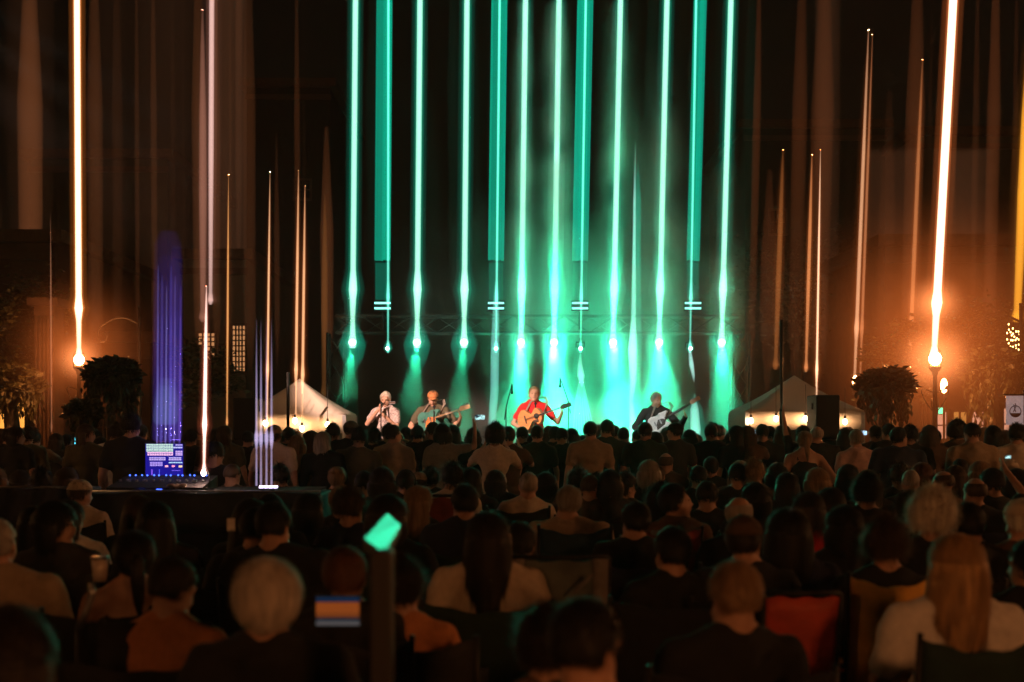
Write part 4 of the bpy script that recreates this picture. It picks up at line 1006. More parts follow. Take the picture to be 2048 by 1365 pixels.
# ---- chairs ------------------------------------------------------
CHM={}
def camp_chair(label,px,pytop,Y,colr,w=.56,seat=.44,straps=None,yaw=0,kind='camp',fm=None):
    P=at(px,HY,Y); zt_=CAMZ-(pytop-HY)/F*Y; zt_=max(.72,min(1.1,zt_))
    r=empty('folding_chair',(P.x,Y,0),math.radians(yaw)); tag(r,label,'folding chair','folding chairs of the seated audience')
    fm=fm or M_iron
    mc=colr if not isinstance(colr,str) else cloth(colr)
    key=(kind,round(zt_,2),w)
    yb=-.24
    rows=[]
    for v in np.linspace(0,1,9):
        z=seat+.03+(zt_-seat-.03)*v; rows.append([Vector((w/2*u,yb-.10*v-.045*(1-u*u)*(.4+.6*math.sin(PI*v)),z-(.045*(1-u*u)*v if kind=='camp' else 0)+.006*math.sin(u*9+v*7))) for u in np.linspace(-1,1,13)])
    m=MB(); m.sheet(rows,.010); m.build('backrest',mc,r)
    m=MB(); m.sheet([[Vector((w/2*u,-.24+.46*v,seat-.035*(1-u*u))) for u in np.linspace(-1,1,9)] for v in np.linspace(0,1,6)],.010); m.build('seat',mc,r)
    for s in (-1,1):
        m=MB(); m.tube([(s*w/2,yb,seat-.02),(s*(w/2+.005),yb-.10,zt_+.015)],.011,n=8); m.build('back_post',fm,r)
        m=MB(); m.tube([(s*w/2,-.26,.01),(s*(w/2),.24,seat+.19)],.010,n=8); m.build('leg',fm,r)
        m=MB(); m.tube([(s*w/2,.26,.01),(s*(w/2),-.26,seat+.17)],.010,n=8); m.build('leg',fm,r)
        m=MB(); m.sheet([[Vector((s*(w/2+.01)+.03*u,-.27+.55*v,seat+.20-.012*math.sin(PI*v))) for u in (-1,0,1)] for v in np.linspace(0,1,5)],.012); m.build('armrest',mc,r)
    m=MB(); m.tube([(-w/2,.26,.02),(w/2,-.26,.02)],.009,n=6); m.tube([(-w/2,-.26,.02),(w/2,.26,.02)],.009,n=6); m.build('cross_brace',fm,r)
    if kind=='rigid': m=MB(); m.tube([(-w/2-.005,yb-.10,zt_+.015),(w/2+.005,yb-.10,zt_+.015)],.012,n=8); m.build('top_bar',fm,r)
    if straps:
        for s in (-1,1):
            m=MB(); m.sheet([[Vector((s*(w/2-.035)+.035*u,yb-.10*v-.03,seat+.05+(zt_-seat-.04)*v)) for u in (-1,0,1)] for v in np.linspace(.45,1,6)],.006); m.build('side_strap',straps,r)
    return r
# ================================================================ BAND
zs=.505
V=Vector
# custom arm poses relative to the shoulder; x is positive outwards
harp=( ((.03,.10,-.26),(-.20,.24,-.02),(-.20,.25,.06)), ((.10,.16,-.20),(-.12,.24,.04),(-.16,.22,.10)) )
gtr=lambda up: ( ((.16,.0,-.25),(-.04,.24,-.36),(-.13,.27,-.36)), ((.20,.06,-.24),(.26,.30,-.14+up),(.24,.34,-.08+up)) )
SH_print=mat('patterned_shirt',(.45,.36,.34),.9,vary=.75,scale=55)
pl=person('older grey haired man in pale patterned shirt playing harmonica into a microphone',772,783,YS,hair='short',hc='silver',shirt='white',pose=harp,turn=0,tilt=10,yaw=172,face=True,z0=zs,skin=0,build=.95,style='tee',trousers=M_dark,fine=True)
for c in pl.children:
    if c.name.startswith('shirt'): c.material_slots[0].material=SH_print
g1=gtr(.04)
person('man in orange cap and brown patterned shirt playing a green electric guitar',866,781,YS,hair='short',hc='brown',shirt='olive',pose=(g1[1],g1[0]),turn=0,tilt=20,yaw=180,face=True,z0=zs,hat='cap',hatc='orange',build=1.1,trousers=M_dark,fine=True,collar=True)
person('singer in bright red polo shirt playing an acoustic guitar at centre stage',1068,772,YS,hair='short',hc='sand',shirt='red',pose=gtr(.06)[::-1],turn=0,tilt=-10,yaw=180,face=True,z0=zs,build=.92,trousers=M_khaki,fine=True,collar=True)
person('grey haired bass player in dark long sleeved shirt looking down to his side',1312,784,YS,hair='short',hc='grey',shirt='charcoal',pose=gtr(.06)[::-1],turn=-30,tilt=10,yaw=180,face=True,z0=zs,build=1.0,long_=True,trousers=M_dark,fine=True,collar=True)

def guitar(label,px,py,Y,kind,bodymat,ang,scale=1.0,pick=None,neckmat=None,headmat=None):
    """body centre at (px,py); neck points to the viewer's right at ang degrees"""
    scale*=.86; p=at(px,py,Y); r=empty('guitar',p); tag(r,label,'guitar')
    a=math.radians(ang); ux=V((math.cos(a),0,math.sin(a))); uz=V((-math.sin(a),0,math.cos(a)))
    def W_(x,z,y=0): return (ux*x+uz*z+V((0,y,0)))*scale
    if kind=='acoustic':
        L=.50; prof=[]
        for t in np.linspace(0,1,25):
            w=.195*math.sqrt(max(0,1-((t-.30)/.30)**2)) if t<.30 else None
            w1=.195*math.exp(-((t-.29)/.24)**2); w2=.145*math.exp(-((t-.80)/.16)**2)
            e=min(1,math.sqrt(max(0,min(t,1-t)/.07))); prof.append((-.29+L*t,(max(w1,w2)*.8+.03+ .18*min(w1,w2))*e))
        th=.10
    else:
        prof=[(-.20,.02),(-.19,.10),(-.15,.15),(-.08,.165),(0,.135),(.05,.13),(.09,.15),(.14,.14),(.17,.10),(.18,.04)]; th=.045
    up=[(x,w) for x,w in prof]; lo=[(x,-w) for x,w in reversed(prof)]
    if kind!='acoustic':
        up=[(x,w*(1.0)) for x,w in prof[:-2]]+[(.23,.125),(.245,.095),(.19,.06),(.17,.03)]
        lo=[(.15,-.03),(.17,-.07),(.20,-.11),(.18,-.14)]+[(x,-w) for x,w in reversed(prof[:-3])]
    out=up+lo; n=len(out); vs=[W_(x,z,-th/2) for x,z in out]+[W_(x,z,th/2) for x,z in out]+[W_(x*.97-.0,z*.96,-th/2-.008) for x,z in out]
    m=MB(); m.add(vs,[tuple(range(2*n,3*n)),tuple(range(2*n-1,n-1,-1))]+[(i,(i+1)%n,n+(i+1)%n,n+i) for i in range(n)]+[(2*n+i,2*n+(i+1)%n,(i+1)%n,i) for i in range(n)]); m.build('guitar_body',bodymat,r)
    nl=.40 if kind=='acoustic' else (.52 if kind=='bass' else .44); x0=.19
    nm=neckmat or M_wood
    m=MB(); m.tube([W_(x0-.04,0,-th/2-.008),W_(x0+nl,0,-th/2-.005)],[.026*scale,.021*scale],n=8,flat=.5); m.build('neck',nm,r)
    m=MB(); xh=x0+nl
    m.add([W_(xh,-.022,-th/2-.015),W_(xh,.022,-th/2-.015),W_(xh+.03,.045,-th/2-.01),W_(xh+.19,.038,-th/2+.01),W_(xh+.19,-.03,-th/2+.01),W_(xh+.03,-.035,-th/2-.01)]+
          [W_(xh,-.022,-th/2+.004),W_(xh,.022,-th/2+.004),W_(xh+.03,.045,-th/2+.008),W_(xh+.19,.038,-th/2+.028),W_(xh+.19,-.03,-th/2+.028),W_(xh+.03,-.035,-th/2+.008)],
          [(0,1,2,3,4,5),(11,10,9,8,7,6)]+[(i,6+i,6+(i+1)%6,(i+1)%6) for i in range(6)]); m.build('headstock',headmat or nm,r)
    for k in range(6 if kind!='bass' else 4):
        m=MB(); q=(k%3)*.05+.05 if kind=='acoustic' else k*.03+.04; sgn=(1 if k<3 else -1) if kind=='acoustic' else 1
        m.tube([W_(xh+q,sgn*.035,-th/2),W_(xh+q,sgn*.068,-th/2)],.007,n=5); m.build('tuning_peg',M_alu,r)
    if kind=='acoustic':
        m=MB(); m.tube([W_(.10,0,-th/2-.014),W_(.10,0,-th/2-.006)],.050*scale,n=20); m.build('sound_hole',M_black,r)
        m=MB(); m.sheet([[W_(.02+.10*u,-.055-.05*v,-th/2-.012) for u in (0,.5,1)] for v in (0,.5,1)],.004); m.build('pickguard',M_wood,r)
        m=MB(); m.box((0,0,0),(.02,.012,.13),rot=Matrix.Rotation(-a,3,'Y')); o=m.build('bridge',M_wood,r); o.location=W_(-.12,0,-th/2-.014)
    else:
        m=MB(); pts=[(-.08,-.11),(.10,-.09),(.16,-.02),(.10,.03),(.02,.05),(-.05,-.02)]; k=len(pts)
        m.add([W_(x,z,-th/2-.013) for x,z in pts]+[W_(x,z,-th/2-.006) for x,z in pts],[tuple(range(k)),tuple(range(2*k-1,k-1,-1))]+[(i,(i+1)%k,k+(i+1)%k,k+i) for i in range(k)]); m.build('pickguard',pick or M_black,r)
        for xx in (-.06,.05):
            m=MB(); m.box((0,0,0),(.02,.012,.08),rot=Matrix.Rotation(-a,3,'Y')); o=m.build('pickup',M_alu,r); o.location=W_(xx,0,-th/2-.018)
    for k in range(6 if kind!='bass' else 4):
        m=MB(); z=-.018+.036*k/(5 if kind!='bass' else 3); m.tube([W_(-.12,z,-th/2-.026),W_(xh,z*.8,-th/2-.026)],.0012,n=4); m.build('string',M_alu,r)
    m=MB(); m.sheet([[W_(-.24,.0,th/2+.0)+V((0,.02,0)),W_(-.24,.05,th/2)],[V((-.19,.26,.26)),V((-.14,.26,.28))],[V((-.02,.42,.34)),V((.03,.42,.34))],[V((.10,.26,.26)),V((.15,.26,.26))],[W_(.2,.0,th/2),W_(.2,.05,th/2)]],.004); m.build('strap',M_leather,r)
    r.rotation_euler.z=math.radians(-28)
    return r
M_leather=mat('leather_strap',(.30,.24,.2),.6)
M_orangewood=mat('spruce_top',(.62,.22,.07),.3,scale=4,vary=.2,stretch=(1,1,14)); M_neck=mat('maple_neck',(.55,.33,.16),.4); M_mint=mat('green_guitar',(.06,.20,.16),.3); M_white=mat('white_lacquer',(.8,.8,.8),.3); M_rose=mat('dark_fretboard',(.03,.018,.012),.4)
GY=YS-.36
guitar('orange brown acoustic guitar held by the red shirted singer',1066,836,GY,'acoustic',M_orangewood,17,1.05,neckmat=M_rose,headmat=M_rose)
guitar('green electric guitar with pale neck held by the capped man',858,841,GY,'electric',M_mint,16,1.1,pick=M_orangewood,neckmat=M_neck,headmat=M_neck)
guitar('white bass guitar with dark neck and pickguard held by the bass player',1318,846,GY,'bass',M_white,30,1.0,pick=M_rose,neckmat=M_rose,headmat=M_neck)
# microphone stands
def mic(px,pytop,Y,label,boom=0,ang=0,base=True):
    p=at(px,pytop,Y); r=empty('microphone_stand',(p.x,Y,zs)); tag(r,label,'microphone stand'); H=p.z-zs
    m=MB(); m.tube([(0,0,.02),(0,0,H-.1 if not boom else H-.35)],.010,n=7); m.build('pole',M_black,r)
    m=MB(); m.tube([(0,0,0),(0,0,.025)],[.13,.12],n=16); m.build('base',M_black,r)
    if boom: 
        m=MB(); m.tube([(-boom*.25,0,H-.55),(0,0,H-.35),(boom,0,H+.05)],.008,n=6); m.build('boom',M_black,r); e=V((boom,0,H+.05)); d=V((0,0,-1))
        m=MB(); m.tube([e,e+d*.12],[.012,.016],n=8); m.ell(e+d*.14,(.024,.024,.03),8,6); m.build('microphone',M_black,r)
    else:
        m=MB(); m.tube([(0,0,H-.1),(0,.06,H-.03)],[.010,.013],n=8); m.ell((0,.08,H-.01),(.024,.028,.024),8,6); m.build('microphone',M_black,r)
    return r
mic(1071,806,YS-.42,'slim black microphone stand in front of the red shirted singer')
mic(762,806,YS-.35,'black microphone stand in front of the harmonica player')
mic(868,812,YS+.0-.45,'low microphone stand in front of the capped guitarist')
mic(1137,762,YS+.9,'tall boom microphone stand behind the singer guitar neck',boom=-.14)
mic(1012,775,YS+1.0,'boom microphone stand behind left of the singer',boom=.10)
# harmonica
q=at(784,806,YS-.30); h=empty('harmonica',q); tag(h,'small harmonica held at the mouth of the grey haired player','harmonica')
m=MB(); m.box((0,0,0),(.10,.025,.026)); m.build('comb',M_wood,h); m=MB(); m.box((0,0,.016),(.102,.027,.004)); m.box((0,0,-.016),(.102,.027,.004)); m.build('cover_plate',M_alu,h)
# drum kit hinted in smoke behind
dk=empty('drum_kit',at(1190,870,YS+1.3)); dk.location.z=zs; tag(dk,'drum kit with two cymbals half lost in white smoke','drum kit')
M_shell=mat('drum_shell',(.5,.5,.5),.3)
m=MB(); m.tube([(0,-.2,.28),(0,.2,.28)],.27,n=24); m.build('bass_drum',M_shell,dk)
for dx,z in ((-.45,.55),(.3,.62)):
    m=MB(); m.tube([(dx,0,z),(dx,0,z+.16)],.17,n=20); m.build('drum',M_shell,dk)
for dx,z in ((-.75,.72),(.75,.78)):
    m=MB(); m.tube([(dx,0,0),(dx,0,z)],.009,n=6); m.build('cymbal_stand',M_alu,dk)
    m=MB(); m.tube([(dx,0,z),(dx,0,z+.015),(dx,0,z+.03)],[.22,.12,.02],n=22); m.build('cymbal',M_alu,dk)
# monitors wedge on the stage edge
for px,lab in ((1085,'black floor monitor wedge before the singer'),(880,'black floor monitor wedge before the capped guitarist')):
    q=at(px,0,YS-.9); e=empty('monitor_wedge',(q.x,YS-.9,zs)); tag(e,lab,'monitor speaker')
    m=MB(); m.add([(-.28,-.15,0),(.28,-.15,0),(.28,.2,0),(-.28,.2,0),(-.28,-.1,.32),(.28,-.1,.32),(.28,.16,.12),(-.28,.16,.12)],[(0,3,2,1),(4,5,6,7),(0,1,5,4),(1,2,6,5),(2,3,7,6),(3,0,4,7)]); m.build('cabinet',M_box,e)
    m=MB(); m.add([(-.25,.155,.135),(.25,.155,.135),(.25,-.08,.32),(-.25,-.08,.32),(-.25,.165,.145),(.25,.165,.145),(.25,-.07,.33),(-.25,-.07,.33)],[(4,5,6,7),(0,1,5,4),(2,3,7,6)]); m.build('grille',M_grille,e)
# ================================================================ MIXER BOOTH
YB=11.6
tb=empty('mixer_table',at(470,HY,YB)); tb.location.z=0; tag(tb,'long black draped mixer table with LED strip and desk lamp on it','table')
zt_b=CAMZ-(978-HY)/F*YB
x0,x1=at(285,0,YB).x-tb.location.x, at(640,0,YB).x-tb.location.x
m=MB(); m.box(((x0+x1)/2,0,zt_b-.02),(x1-x0,.8,.04)); m.build('table_top',M_black,tb)
m=MB(); rows=[[V((x0+(x1-x0)*u,-.42+.03*math.sin(u*70)*v,zt_b-.03-(zt_b-.06)*v)) for u in np.linspace(0,1,90)] for v in (0,.3,.6,1)]; m.sheet(rows,.008); m.build('drape',mat('navy_drape',(.02,.025,.05),.9),tb)
for sx in (x0+.1,x1-.1):
    for sy in (-.3,.35):
        m=MB(); m.tube([(sx,sy,0),(sx,sy,zt_b-.04)],.02,n=6); m.build('leg',M_alu,tb)
# console
c=at(330,HY,YB); co=empty('mixing_console',(c.x,YB-.05,zt_b)); tag(co,'mixing console with small glowing blue lights on the booth table','mixing console')
m=MB(); m.add([(-.45,-.3,0),(.45,-.3,0),(.45,.3,0),(-.45,.3,0),(-.45,-.3,.03),(.45,-.3,.03),(.45,.3,.12),(-.45,.3,.12)],[(0,3,2,1),(4,5,6,7),(0,1,5,4),(1,2,6,5),(2,3,7,6),(3,0,4,7)]); m.build('desk',M_box,co)
M_blue=emis('blue_led',(.05,.12,1),5)
for k in range(16):
    m=MB(); x=-.4+.053*k; m.box((x,-.05+.06*math.sin(k*2.1),.085),(.012,.05,.02)); m.build('fader',M_alu,co)
for k in range(14):
    m=MB(); x=-.38+.058*k; m.ell((x,.18+.03*math.sin(k*3.3),.125+.0),(.008,.008,.008),6,4); m.build('led',M_blue,co)
for x,z in ((-.12,-.02),(.05,-.01)):
    m=MB(); m.box((x,-.315,z+.02),(.05,.012,.014)); m.build('led',M_blue,co)
# monitor
YM=12.35; A=at(291,888,YM);B=at(366,968,YM); w=B.x-A.x;h=A.z-B.z
mo=empty('computer_screen',((A.x+B.x)/2,YM,(A.z+B.z)/2)); tag(mo,'blue violet screen full of lit channel tiles beside the sound engineer','screen')
m=MB(); m.box((0,.02,0),(w+.03,.03,h+.03)); m.build('bezel',M_black,mo)
m=MB(); m.box((0,.002,0),(w,.008,h)); m.build('display',emis('screen_blue',(.015,.01,.32),.9),mo)
m=MB(); m.tube([(0,.05,-h/2),(0,.05,zt_b-mo.location.z)],.02,n=6); m.box((0,.05,zt_b-mo.location.z+.01),(.25,.18,.02)); m.build('stand',M_black,mo)
def tiles(x0,x1,y0,y1,nx,ny,colr,s):
    m=MB(); X0,X1=-w/2+w*x0,-w/2+w*x1; Z0,Z1=h/2-h*y0,h/2-h*y1
    for i in range(nx):
        for j_ in range(ny):
            cx=X0+(X1-X0)*(i+.5)/nx; cz=Z0+(Z1-Z0)*(j_+.5)/ny; m.box((cx,-.004,cz),(abs(X1-X0)/nx*.86,.004,abs(Z0-Z1)/ny*.72))
    m.build('tile_block',emis('tile_%d_%d'%(int(x0*100),int(y0*100)),colr,s),mo)
tiles(.02,.74,.0,.20,11,5,(.62,.85,.72),1.1); tiles(.05,.74,.20,.30,11,2,(1,.55,.85),1.1); tiles(.80,.99,.01,.05,3,1,(.6,.5,1),1)
tiles(.74,.99,.07,.12,4,1,(.6,.6,1),1); tiles(.80,.99,.17,.30,3,3,(.75,.5,1),1); tiles(.10,.54,.33,.42,7,2,(.6,.45,1),1); tiles(.62,.96,.33,.42,5,2,(.62,.5,1),1)
tiles(.12,.46,.45,.56,5,3,(.5,.35,1),1); tiles(.62,.99,.45,.49,6,1,(.5,.75,1),1); tiles(.52,.61,.53,.59,1,1,(1,.4,.5),1.6); tiles(.70,.79,.53,.59,1,1,(1,.3,.5),1.4); tiles(.88,.99,.53,.60,1,1,(1,.7,.4),1.1)
tiles(.68,.95,.66,.675,1,1,(.25,.15,1),1.2); tiles(.15,.75,.84,.88,9,1,(.1,.2,1),2.2); tiles(.16,.19,.60,.86,1,1,(.3,.12,1),1.0); tiles(.36,.385,.60,.86,1,1,(.08,.1,1),.9)
# desk lamp
q=at(407,946,11.4); e=empty('desk_lamp',(q.x,q.y,zt_b)); tag(e,'small dazzling gooseneck lamp on the booth table','desk lamp')
m=MB(); m.tube([(.05,0,0),(.05,0,.02)],.05,n=12); m.tube([(.05,0,.02),(.06,0,.12),(.03,0,.22),(0,0,q.z-zt_b+.04)],.006,n=6); m.build('gooseneck',M_black,e)
m=MB(); m.ell((0,0,q.z-zt_b),(.022,.022,.03),10,6); m.build('bulb',emis('desk_bulb',(1,.7,.6),40),e)
d=bpy.data.lights.new('desk_light','POINT'); d.energy=6; d.color=(1,.55,.42); d.shadow_soft_size=.035; o=bpy.data.objects.new('desk_light',d); COL.objects.link(o); o.location=q
# LED strip lying on the table
q=at(527,974,11.0); e=empty('led_strip',(q.x,11.25,zt_b+.03)); tag(e,'glowing white violet LED strip lying on the booth table','LED strip')
ww=wid(19,11.2)
m=MB(); m.box((0,0,0),(ww*2.1,.05,.03)); m.build('housing',M_black,e)
for k in range(4):
    m=MB(); m.box((-ww*.75+ww*.5*k,-.028,.008),(ww*.42,.01,.02)); m.build('led',emis('led_white_violet',(.8,.65,1),7),e)
# gloved/pale equipment and papers
q=at(354,972,11.2); e=empty('paper_stack',(q.x,11.2,zt_b)); tag(e,'crumpled pale cloth lying at the right end of the console','cloth')
m=MB(); m.sheet([[V((-.08+.16*u,-.05+.1*v,.05+.02*math.sin(u*9)*math.cos(v*7))) for u in np.linspace(0,1,9)] for v in np.linspace(0,1,7)],.01); m.build('fabric',cloth('cream'),e)
# road cases with dark cover at left
for (a,b_,yt,Y,lab) in ((-60,150,978,10.0,'dark blue covered flight case at far left before the seated child'),(152,642,986,10.3,'long dark blue covered flight case below the mixer table')):
    A=at(a,yt,Y);B=at(b_,yt,Y); e=empty('flight_case',((A.x+B.x)/2,Y+.35,0)); tag(e,lab,'flight case','flight cases around the mixer booth'); W1=B.x-A.x
    m=MB(); m.box((0,0,A.z/2),(W1-.02,.68,A.z-.02)); o=m.build('case',mat('case_navy',(.018,.022,.045),.8,bump=.3,bscale=12),e); bb=o.modifiers.new('b','BEVEL'); bb.width=.02; bb.segments=2
    m=MB(); rows=[[V((-W1/2+W1*u,-.36+.02*math.sin(u*23+v*3),A.z+.004-.35*v-.01*math.sin(u*15))) for u in np.linspace(0,1,50)] for v in (0,.05,.4,.7,1)]; m.sheet(rows,.006); m.build('cover',mat('cover_navy',(.03,.038,.07),.6),e)
    m=MB(); m.tube([(-W1/2,-.35,A.z+.012),(W1/2,-.35,A.z+.012)],.010,n=6); m.build('edge_rail',M_alu,e)

# ================================================================ STANDING CROWD
D=dict
ST=[
# label, px, pytop, Y, hair, haircolour, shirt, options
('man in dark jacket cut by the left edge of the standing crowd',6,856,16,'short','dark','black',{}),
('woman in black jacket in profile at left, amber light on her face',30,854,14.8,'bob','dark','black',D(fem=True,turn=60)),
('man in olive shirt with glasses beside the profile woman at far left',52,853,16.2,'short','brown','olive',D(turn=75,glasses=True)),
('dark haired man in olive jacket just left of the printed T-shirt man',64,856,15.6,'short','dark','olive',D(long_=True)),
('man in tan printed T-shirt raising a phone at left',80,861,15.8,'short','black','tan',D(pose=('down',((.17,.10,-.16),(.24,.22,.05),(.25,.26,.13))),phone=D(label='small phone glowing teal raised by the printed T-shirt man',col=(.1,.8,.9),es=2.2))),
('dark haired man before the small orange lit shrub tree',140,868,17.2,'short','black','black',{}),
('long haired woman in olive shirt, orange lit face in profile',166,848,14.5,'long','brown','olive',D(fem=True,turn=75)),
('short woman in dark coat facing the olive shirt woman',189,874,15.2,'bob','black','black',D(fem=True,turn=-30)),
('man in white shirt partly behind the big sound engineer',216,848,15,'short','dark','white',D()),
('tall sound engineer in black T-shirt left of the violet screen',258,829,12.5,'short','black','black',D(build=1.15,turn=15,pose=('down','rest'))),
('dark haired man behind the right shoulder of the sound engineer',281,848,15.5,'short','dark','green',D(turn=15)),
('dim tall man behind the violet rays',318,858,16,'short','dark','charcoal',{}),
('dim man between screen and desk lamp beam',385,862,16.4,'short','black','black',{}),
('dim woman with long hair right of the desk lamp beam',424,858,16,'long','dark','brown',D(fem=True)),
('woman with green lit long hair near the left speaker stack',456,851,15.2,'long','brown','olive',D(fem=True,turn=30)),
('dark man standing before the left speaker stack',492,862,15.6,'short','black','black',{}),
('man in cap and pale shirt behind the LED strip rays',548,849,13.6,'short','brown','cream',D(hat='cap',hatc='tan',build=1.1,turn=-15)),
('dark haired man just right of the pale shirted capped man',569,854,15.6,'short','black','black',{}),
('blond person in tan shirt with green rim light',588,871,13.8,'bob','sand','tan',D(fem=True)),
('brown haired woman behind the green rimmed blond person',613,862,15.5,'wavy','brown','brown',D(fem=True)),
('woman with long grey blond hair and black coat under the left tent',655,863,13.6,'long','grey','black',D(fem=True,build=1.1,long_=True)),
('dark haired man with headset behind the grey blond woman',666,848,15.8,'short','black','charcoal',D(turn=20)),
('man in olive cap right of the dark haired headset man',692,841,15.2,'short','dark','black',D(hat='cap',hatc='olive')),
('broad man in dark olive shirt below the olive cap man',706,857,13.8,'short','black','olive',D(build=1.2)),
('dark haired man directly below the harmonica player',743,857,15.5,'short','black','black',{}),
('dark haired man left shoulder to shoulder with the profile man',763,849,15.6,'short','dark','charcoal',{}),
('man in tan shirt and dark vest seen in profile',781,849,14,'short','dark','tan',D(turn=60)),
('dark shirted man standing right against the tan shirt man',795,858,15,'crop','dark','black',{}),
('person in straw hat with black band below the harmonica player',802,866,14.6,'bob','brown','black',D(hat='straw',fem=True)),
('man with headphones left of the green electric guitar',831,851,15.4,'short','black','black',D(headphones=True)),
('tall dark haired man below the green electric guitar',873,844,15.2,'short','black','black',D(build=1.1)),
('grey shirted woman raising one arm high with a phone',898,847,14.6,'bob','black','grey',D(fem=True,turn=15,pose=('down',((.20,.06,.02),(.22,.10,.30),(.20,.10,.38))),phone=D(label='phone held up high by the raised arm beside the capped guitarist',land=True,col=(.5,.9,.9),es=1.4))),
('small dark haired woman low behind the raised arm',936,856,16,'bob','black','black',D(fem=True)),
('small dark haired man between raised arm and white T-shirt woman',952,855,16.3,'short','black','black',{}),
('woman with big dark hair and pale T-shirt filming with both hands',984,846,13,'curly','black','cream',D(fem=True,pose='phone',phone=D(label='phone with bright blue screen filmed above the big dark hair',both=True,land=True,col=(.35,.6,1),es=2.6))),
('dark haired person with lifted arms right of the pale T-shirt woman',1014,852,13.6,'short','dark','brown',D(pose='phone')),
('dark haired man left below the acoustic guitar',1041,853,15.8,'short','black','black',{}),
('dark haired man straight below the acoustic guitar',1074,850,15.2,'short','black','green',{}),
('man with flat short hair right of the acoustic guitar body',1101,851,15.6,'short','black','green',{}),
('shoulder high woman low before the ray fan',1119,868,16,'bob','black','black',D(fem=True)),
('dark haired man below the left end of the ray fan',1136,855,15.5,'short','black','green',{}),
('dark haired woman squeezed below the middle of the ray fan',1151,857,16.2,'bob','black','black',D(fem=True)),
('tall man in loose grey tan T-shirt with a wet back',1173,842,14.4,'short','black','tan',D(build=1.1)),
('tallest dark haired man right of the grey tan T-shirt man',1199,838,15.2,'short','black','green',D(build=1.1)),
('man with white headband in front of the smoke',1220,849,15.3,'short','dark','blue',D()),
('round headed man in front of the brightest smoke',1247,853,15.4,'crop','black','green',{}),
('dark man right below the bass player picking hand',1288,844,14.6,'short','black','green',D(build=1.1)),
('small dark woman below the white bass guitar',1308,864,15.6,'bob','black','black',D(fem=True)),
('man in peaked cap looking left below the bass neck',1352,845,15,'short','black','charcoal',D(hat='cap',hatc='black',turn=-60)),
('dark haired woman right of the peaked cap man',1378,860,15.4,'bob','black','black',D(fem=True)),
('left one of two tall heads close together below the bass headstock',1411,847,15.2,'short','black','black',{}),
('right one of two tall heads close together below the bass headstock',1427,848,15.8,'messy','black','black',{}),
('small dark head between the close pair and the long haired woman',1450,863,15.4,'short','black','black',{}),
('tall woman with long dark hair at the right end of the stage',1477,851,15,'long','black','black',D(fem=True)),
('brown lit woman holding a small phone before the right tent',1506,852,15,'bob','brown','brown',D(fem=True,pose=('down','phone'),phone=D(label='small phone with white blue screen before the left leg of the right tent',col=(.6,.8,1),es=2.4))),
('broad dark man between small phone woman and pole',1530,848,15.2,'short','dark','black',D(build=1.1)),
('dim brown haired woman in front of the right tent pole',1558,850,15.8,'wavy','brown','black',D(fem=True)),
('man pointing one finger up in front of the right tent',1612,853,15.4,'short','dark','black',D(pose=('up','down'))),
('woman in black tank top with blond ponytail and bare arms',1603,861,13.4,'pony','sand','black',D(fem=True,style='tank',pose=('down','hips'))),
('bald man in front of the right speaker stack',1643,850,14.4,'fringe','grey','black',D(build=1.2)),
('hooded dim person at the right side of the speaker stack',1676,855,15,'long','dark','black',D(fem=True,style='hood',long_=True)),
('grey haired woman in pink white shirt right of the speaker stack',1720,858,13.8,'short','grey','pink',D(fem=True)),
('dim person holding a blue lit phone behind the grey haired woman',1740,850,15.8,'short','dark','brown',D(pose='phone',phone=D(label='phone held flat with blue white screen near the right tent corner',both=True,land=True,col=(.5,.75,1),es=2.0))),
('dark man left behind the navy shirt man',1765,846,15.6,'short','black','black',{}),
('broad man in navy shirt turning his head to the right',1784,853,13.2,'short','dark','navy',D(build=1.25,turn=60)),
('dark haired man in black jacket under the weeping tree',1822,852,14.2,'short','black','black',D(build=1.1)),
('brown haired woman in brown top left of the lamp post',1860,851,14.8,'wavy','brown','brown',D(fem=True)),
('small man in brown shirt right of the lamp post',1880,858,15.4,'short','dark','brown',{}),
('curly dark haired woman right of the lamp post, lit cheek',1906,839,14.8,'curly','dark','brown',D(fem=True,turn=45)),
('man in loose tan orange shirt at right, back turned',1951,845,13.4,'short','dark','tan',D(build=1.15)),
('blond woman in profile with lit face behind the dark jacket man',1983,855,15.4,'bob','blond','white',D(fem=True,turn=-75)),
('long haired woman in dark jacket right of the tan orange shirt',2000,850,14,'long','black','black',D(fem=True,build=1.1)),
('man in tan T-shirt cut by the right picture edge',2034,849,13.6,'short','dark','cream',D(build=1.1)),
]
for t in ST:
    lab,px,py,Y,h,hcc,sh,o=t; o=dict(o); person(lab,px,py,Y,False,h,hcc,sh,grp='standing crowd before the stage',**o)
# second dim standing row just behind (closer to the stage)
rr=random.Random(21)
dim=[('far dim head left of the tan printed T-shirt',44),('far dim head by the dark ribbed pier',120),('far dim head right of the profile olive woman',202),('far dim head behind the desk lamp beam',402),('far dim head beside the left speaker cabinet',440),('far dim head at the left tent corner',520),('far dim head below the left tent peak',600),('far dim head left of the olive cap man',678),('far dim head left of the profile vest man',724),('far dim head under the straw hat side',818),('far dim head left of the raised arm',850),('far dim head right of the raised arm',915),('far dim head right of the filming woman',1000),('far dim head between two men under the singer',1058),('far dim head right of the singer guitar',1087),('far dim head under the white ray fan',1163),('far dim head left of the headband man',1209),('far dim head right of the headband man',1234),('far dim head left of the bass player shadow',1266),('far dim head under the white bass body',1328),('far dim head right of the capped profile',1364),('far dim head left of the close pair',1395),('far dim head right of the close pair',1440),('far dim head before the tent leg',1492),('far dim head left of the tent pole',1545),('far dim head right of the tent pole',1580),('far dim head before the speaker base',1660),('far dim head under the right tent corner',1700),('far dim head below the weeping tree',1800),('far dim head below the fluted pier',1842),('far dim head below the shop windows',1928),('far dim head before the banner',2016)]
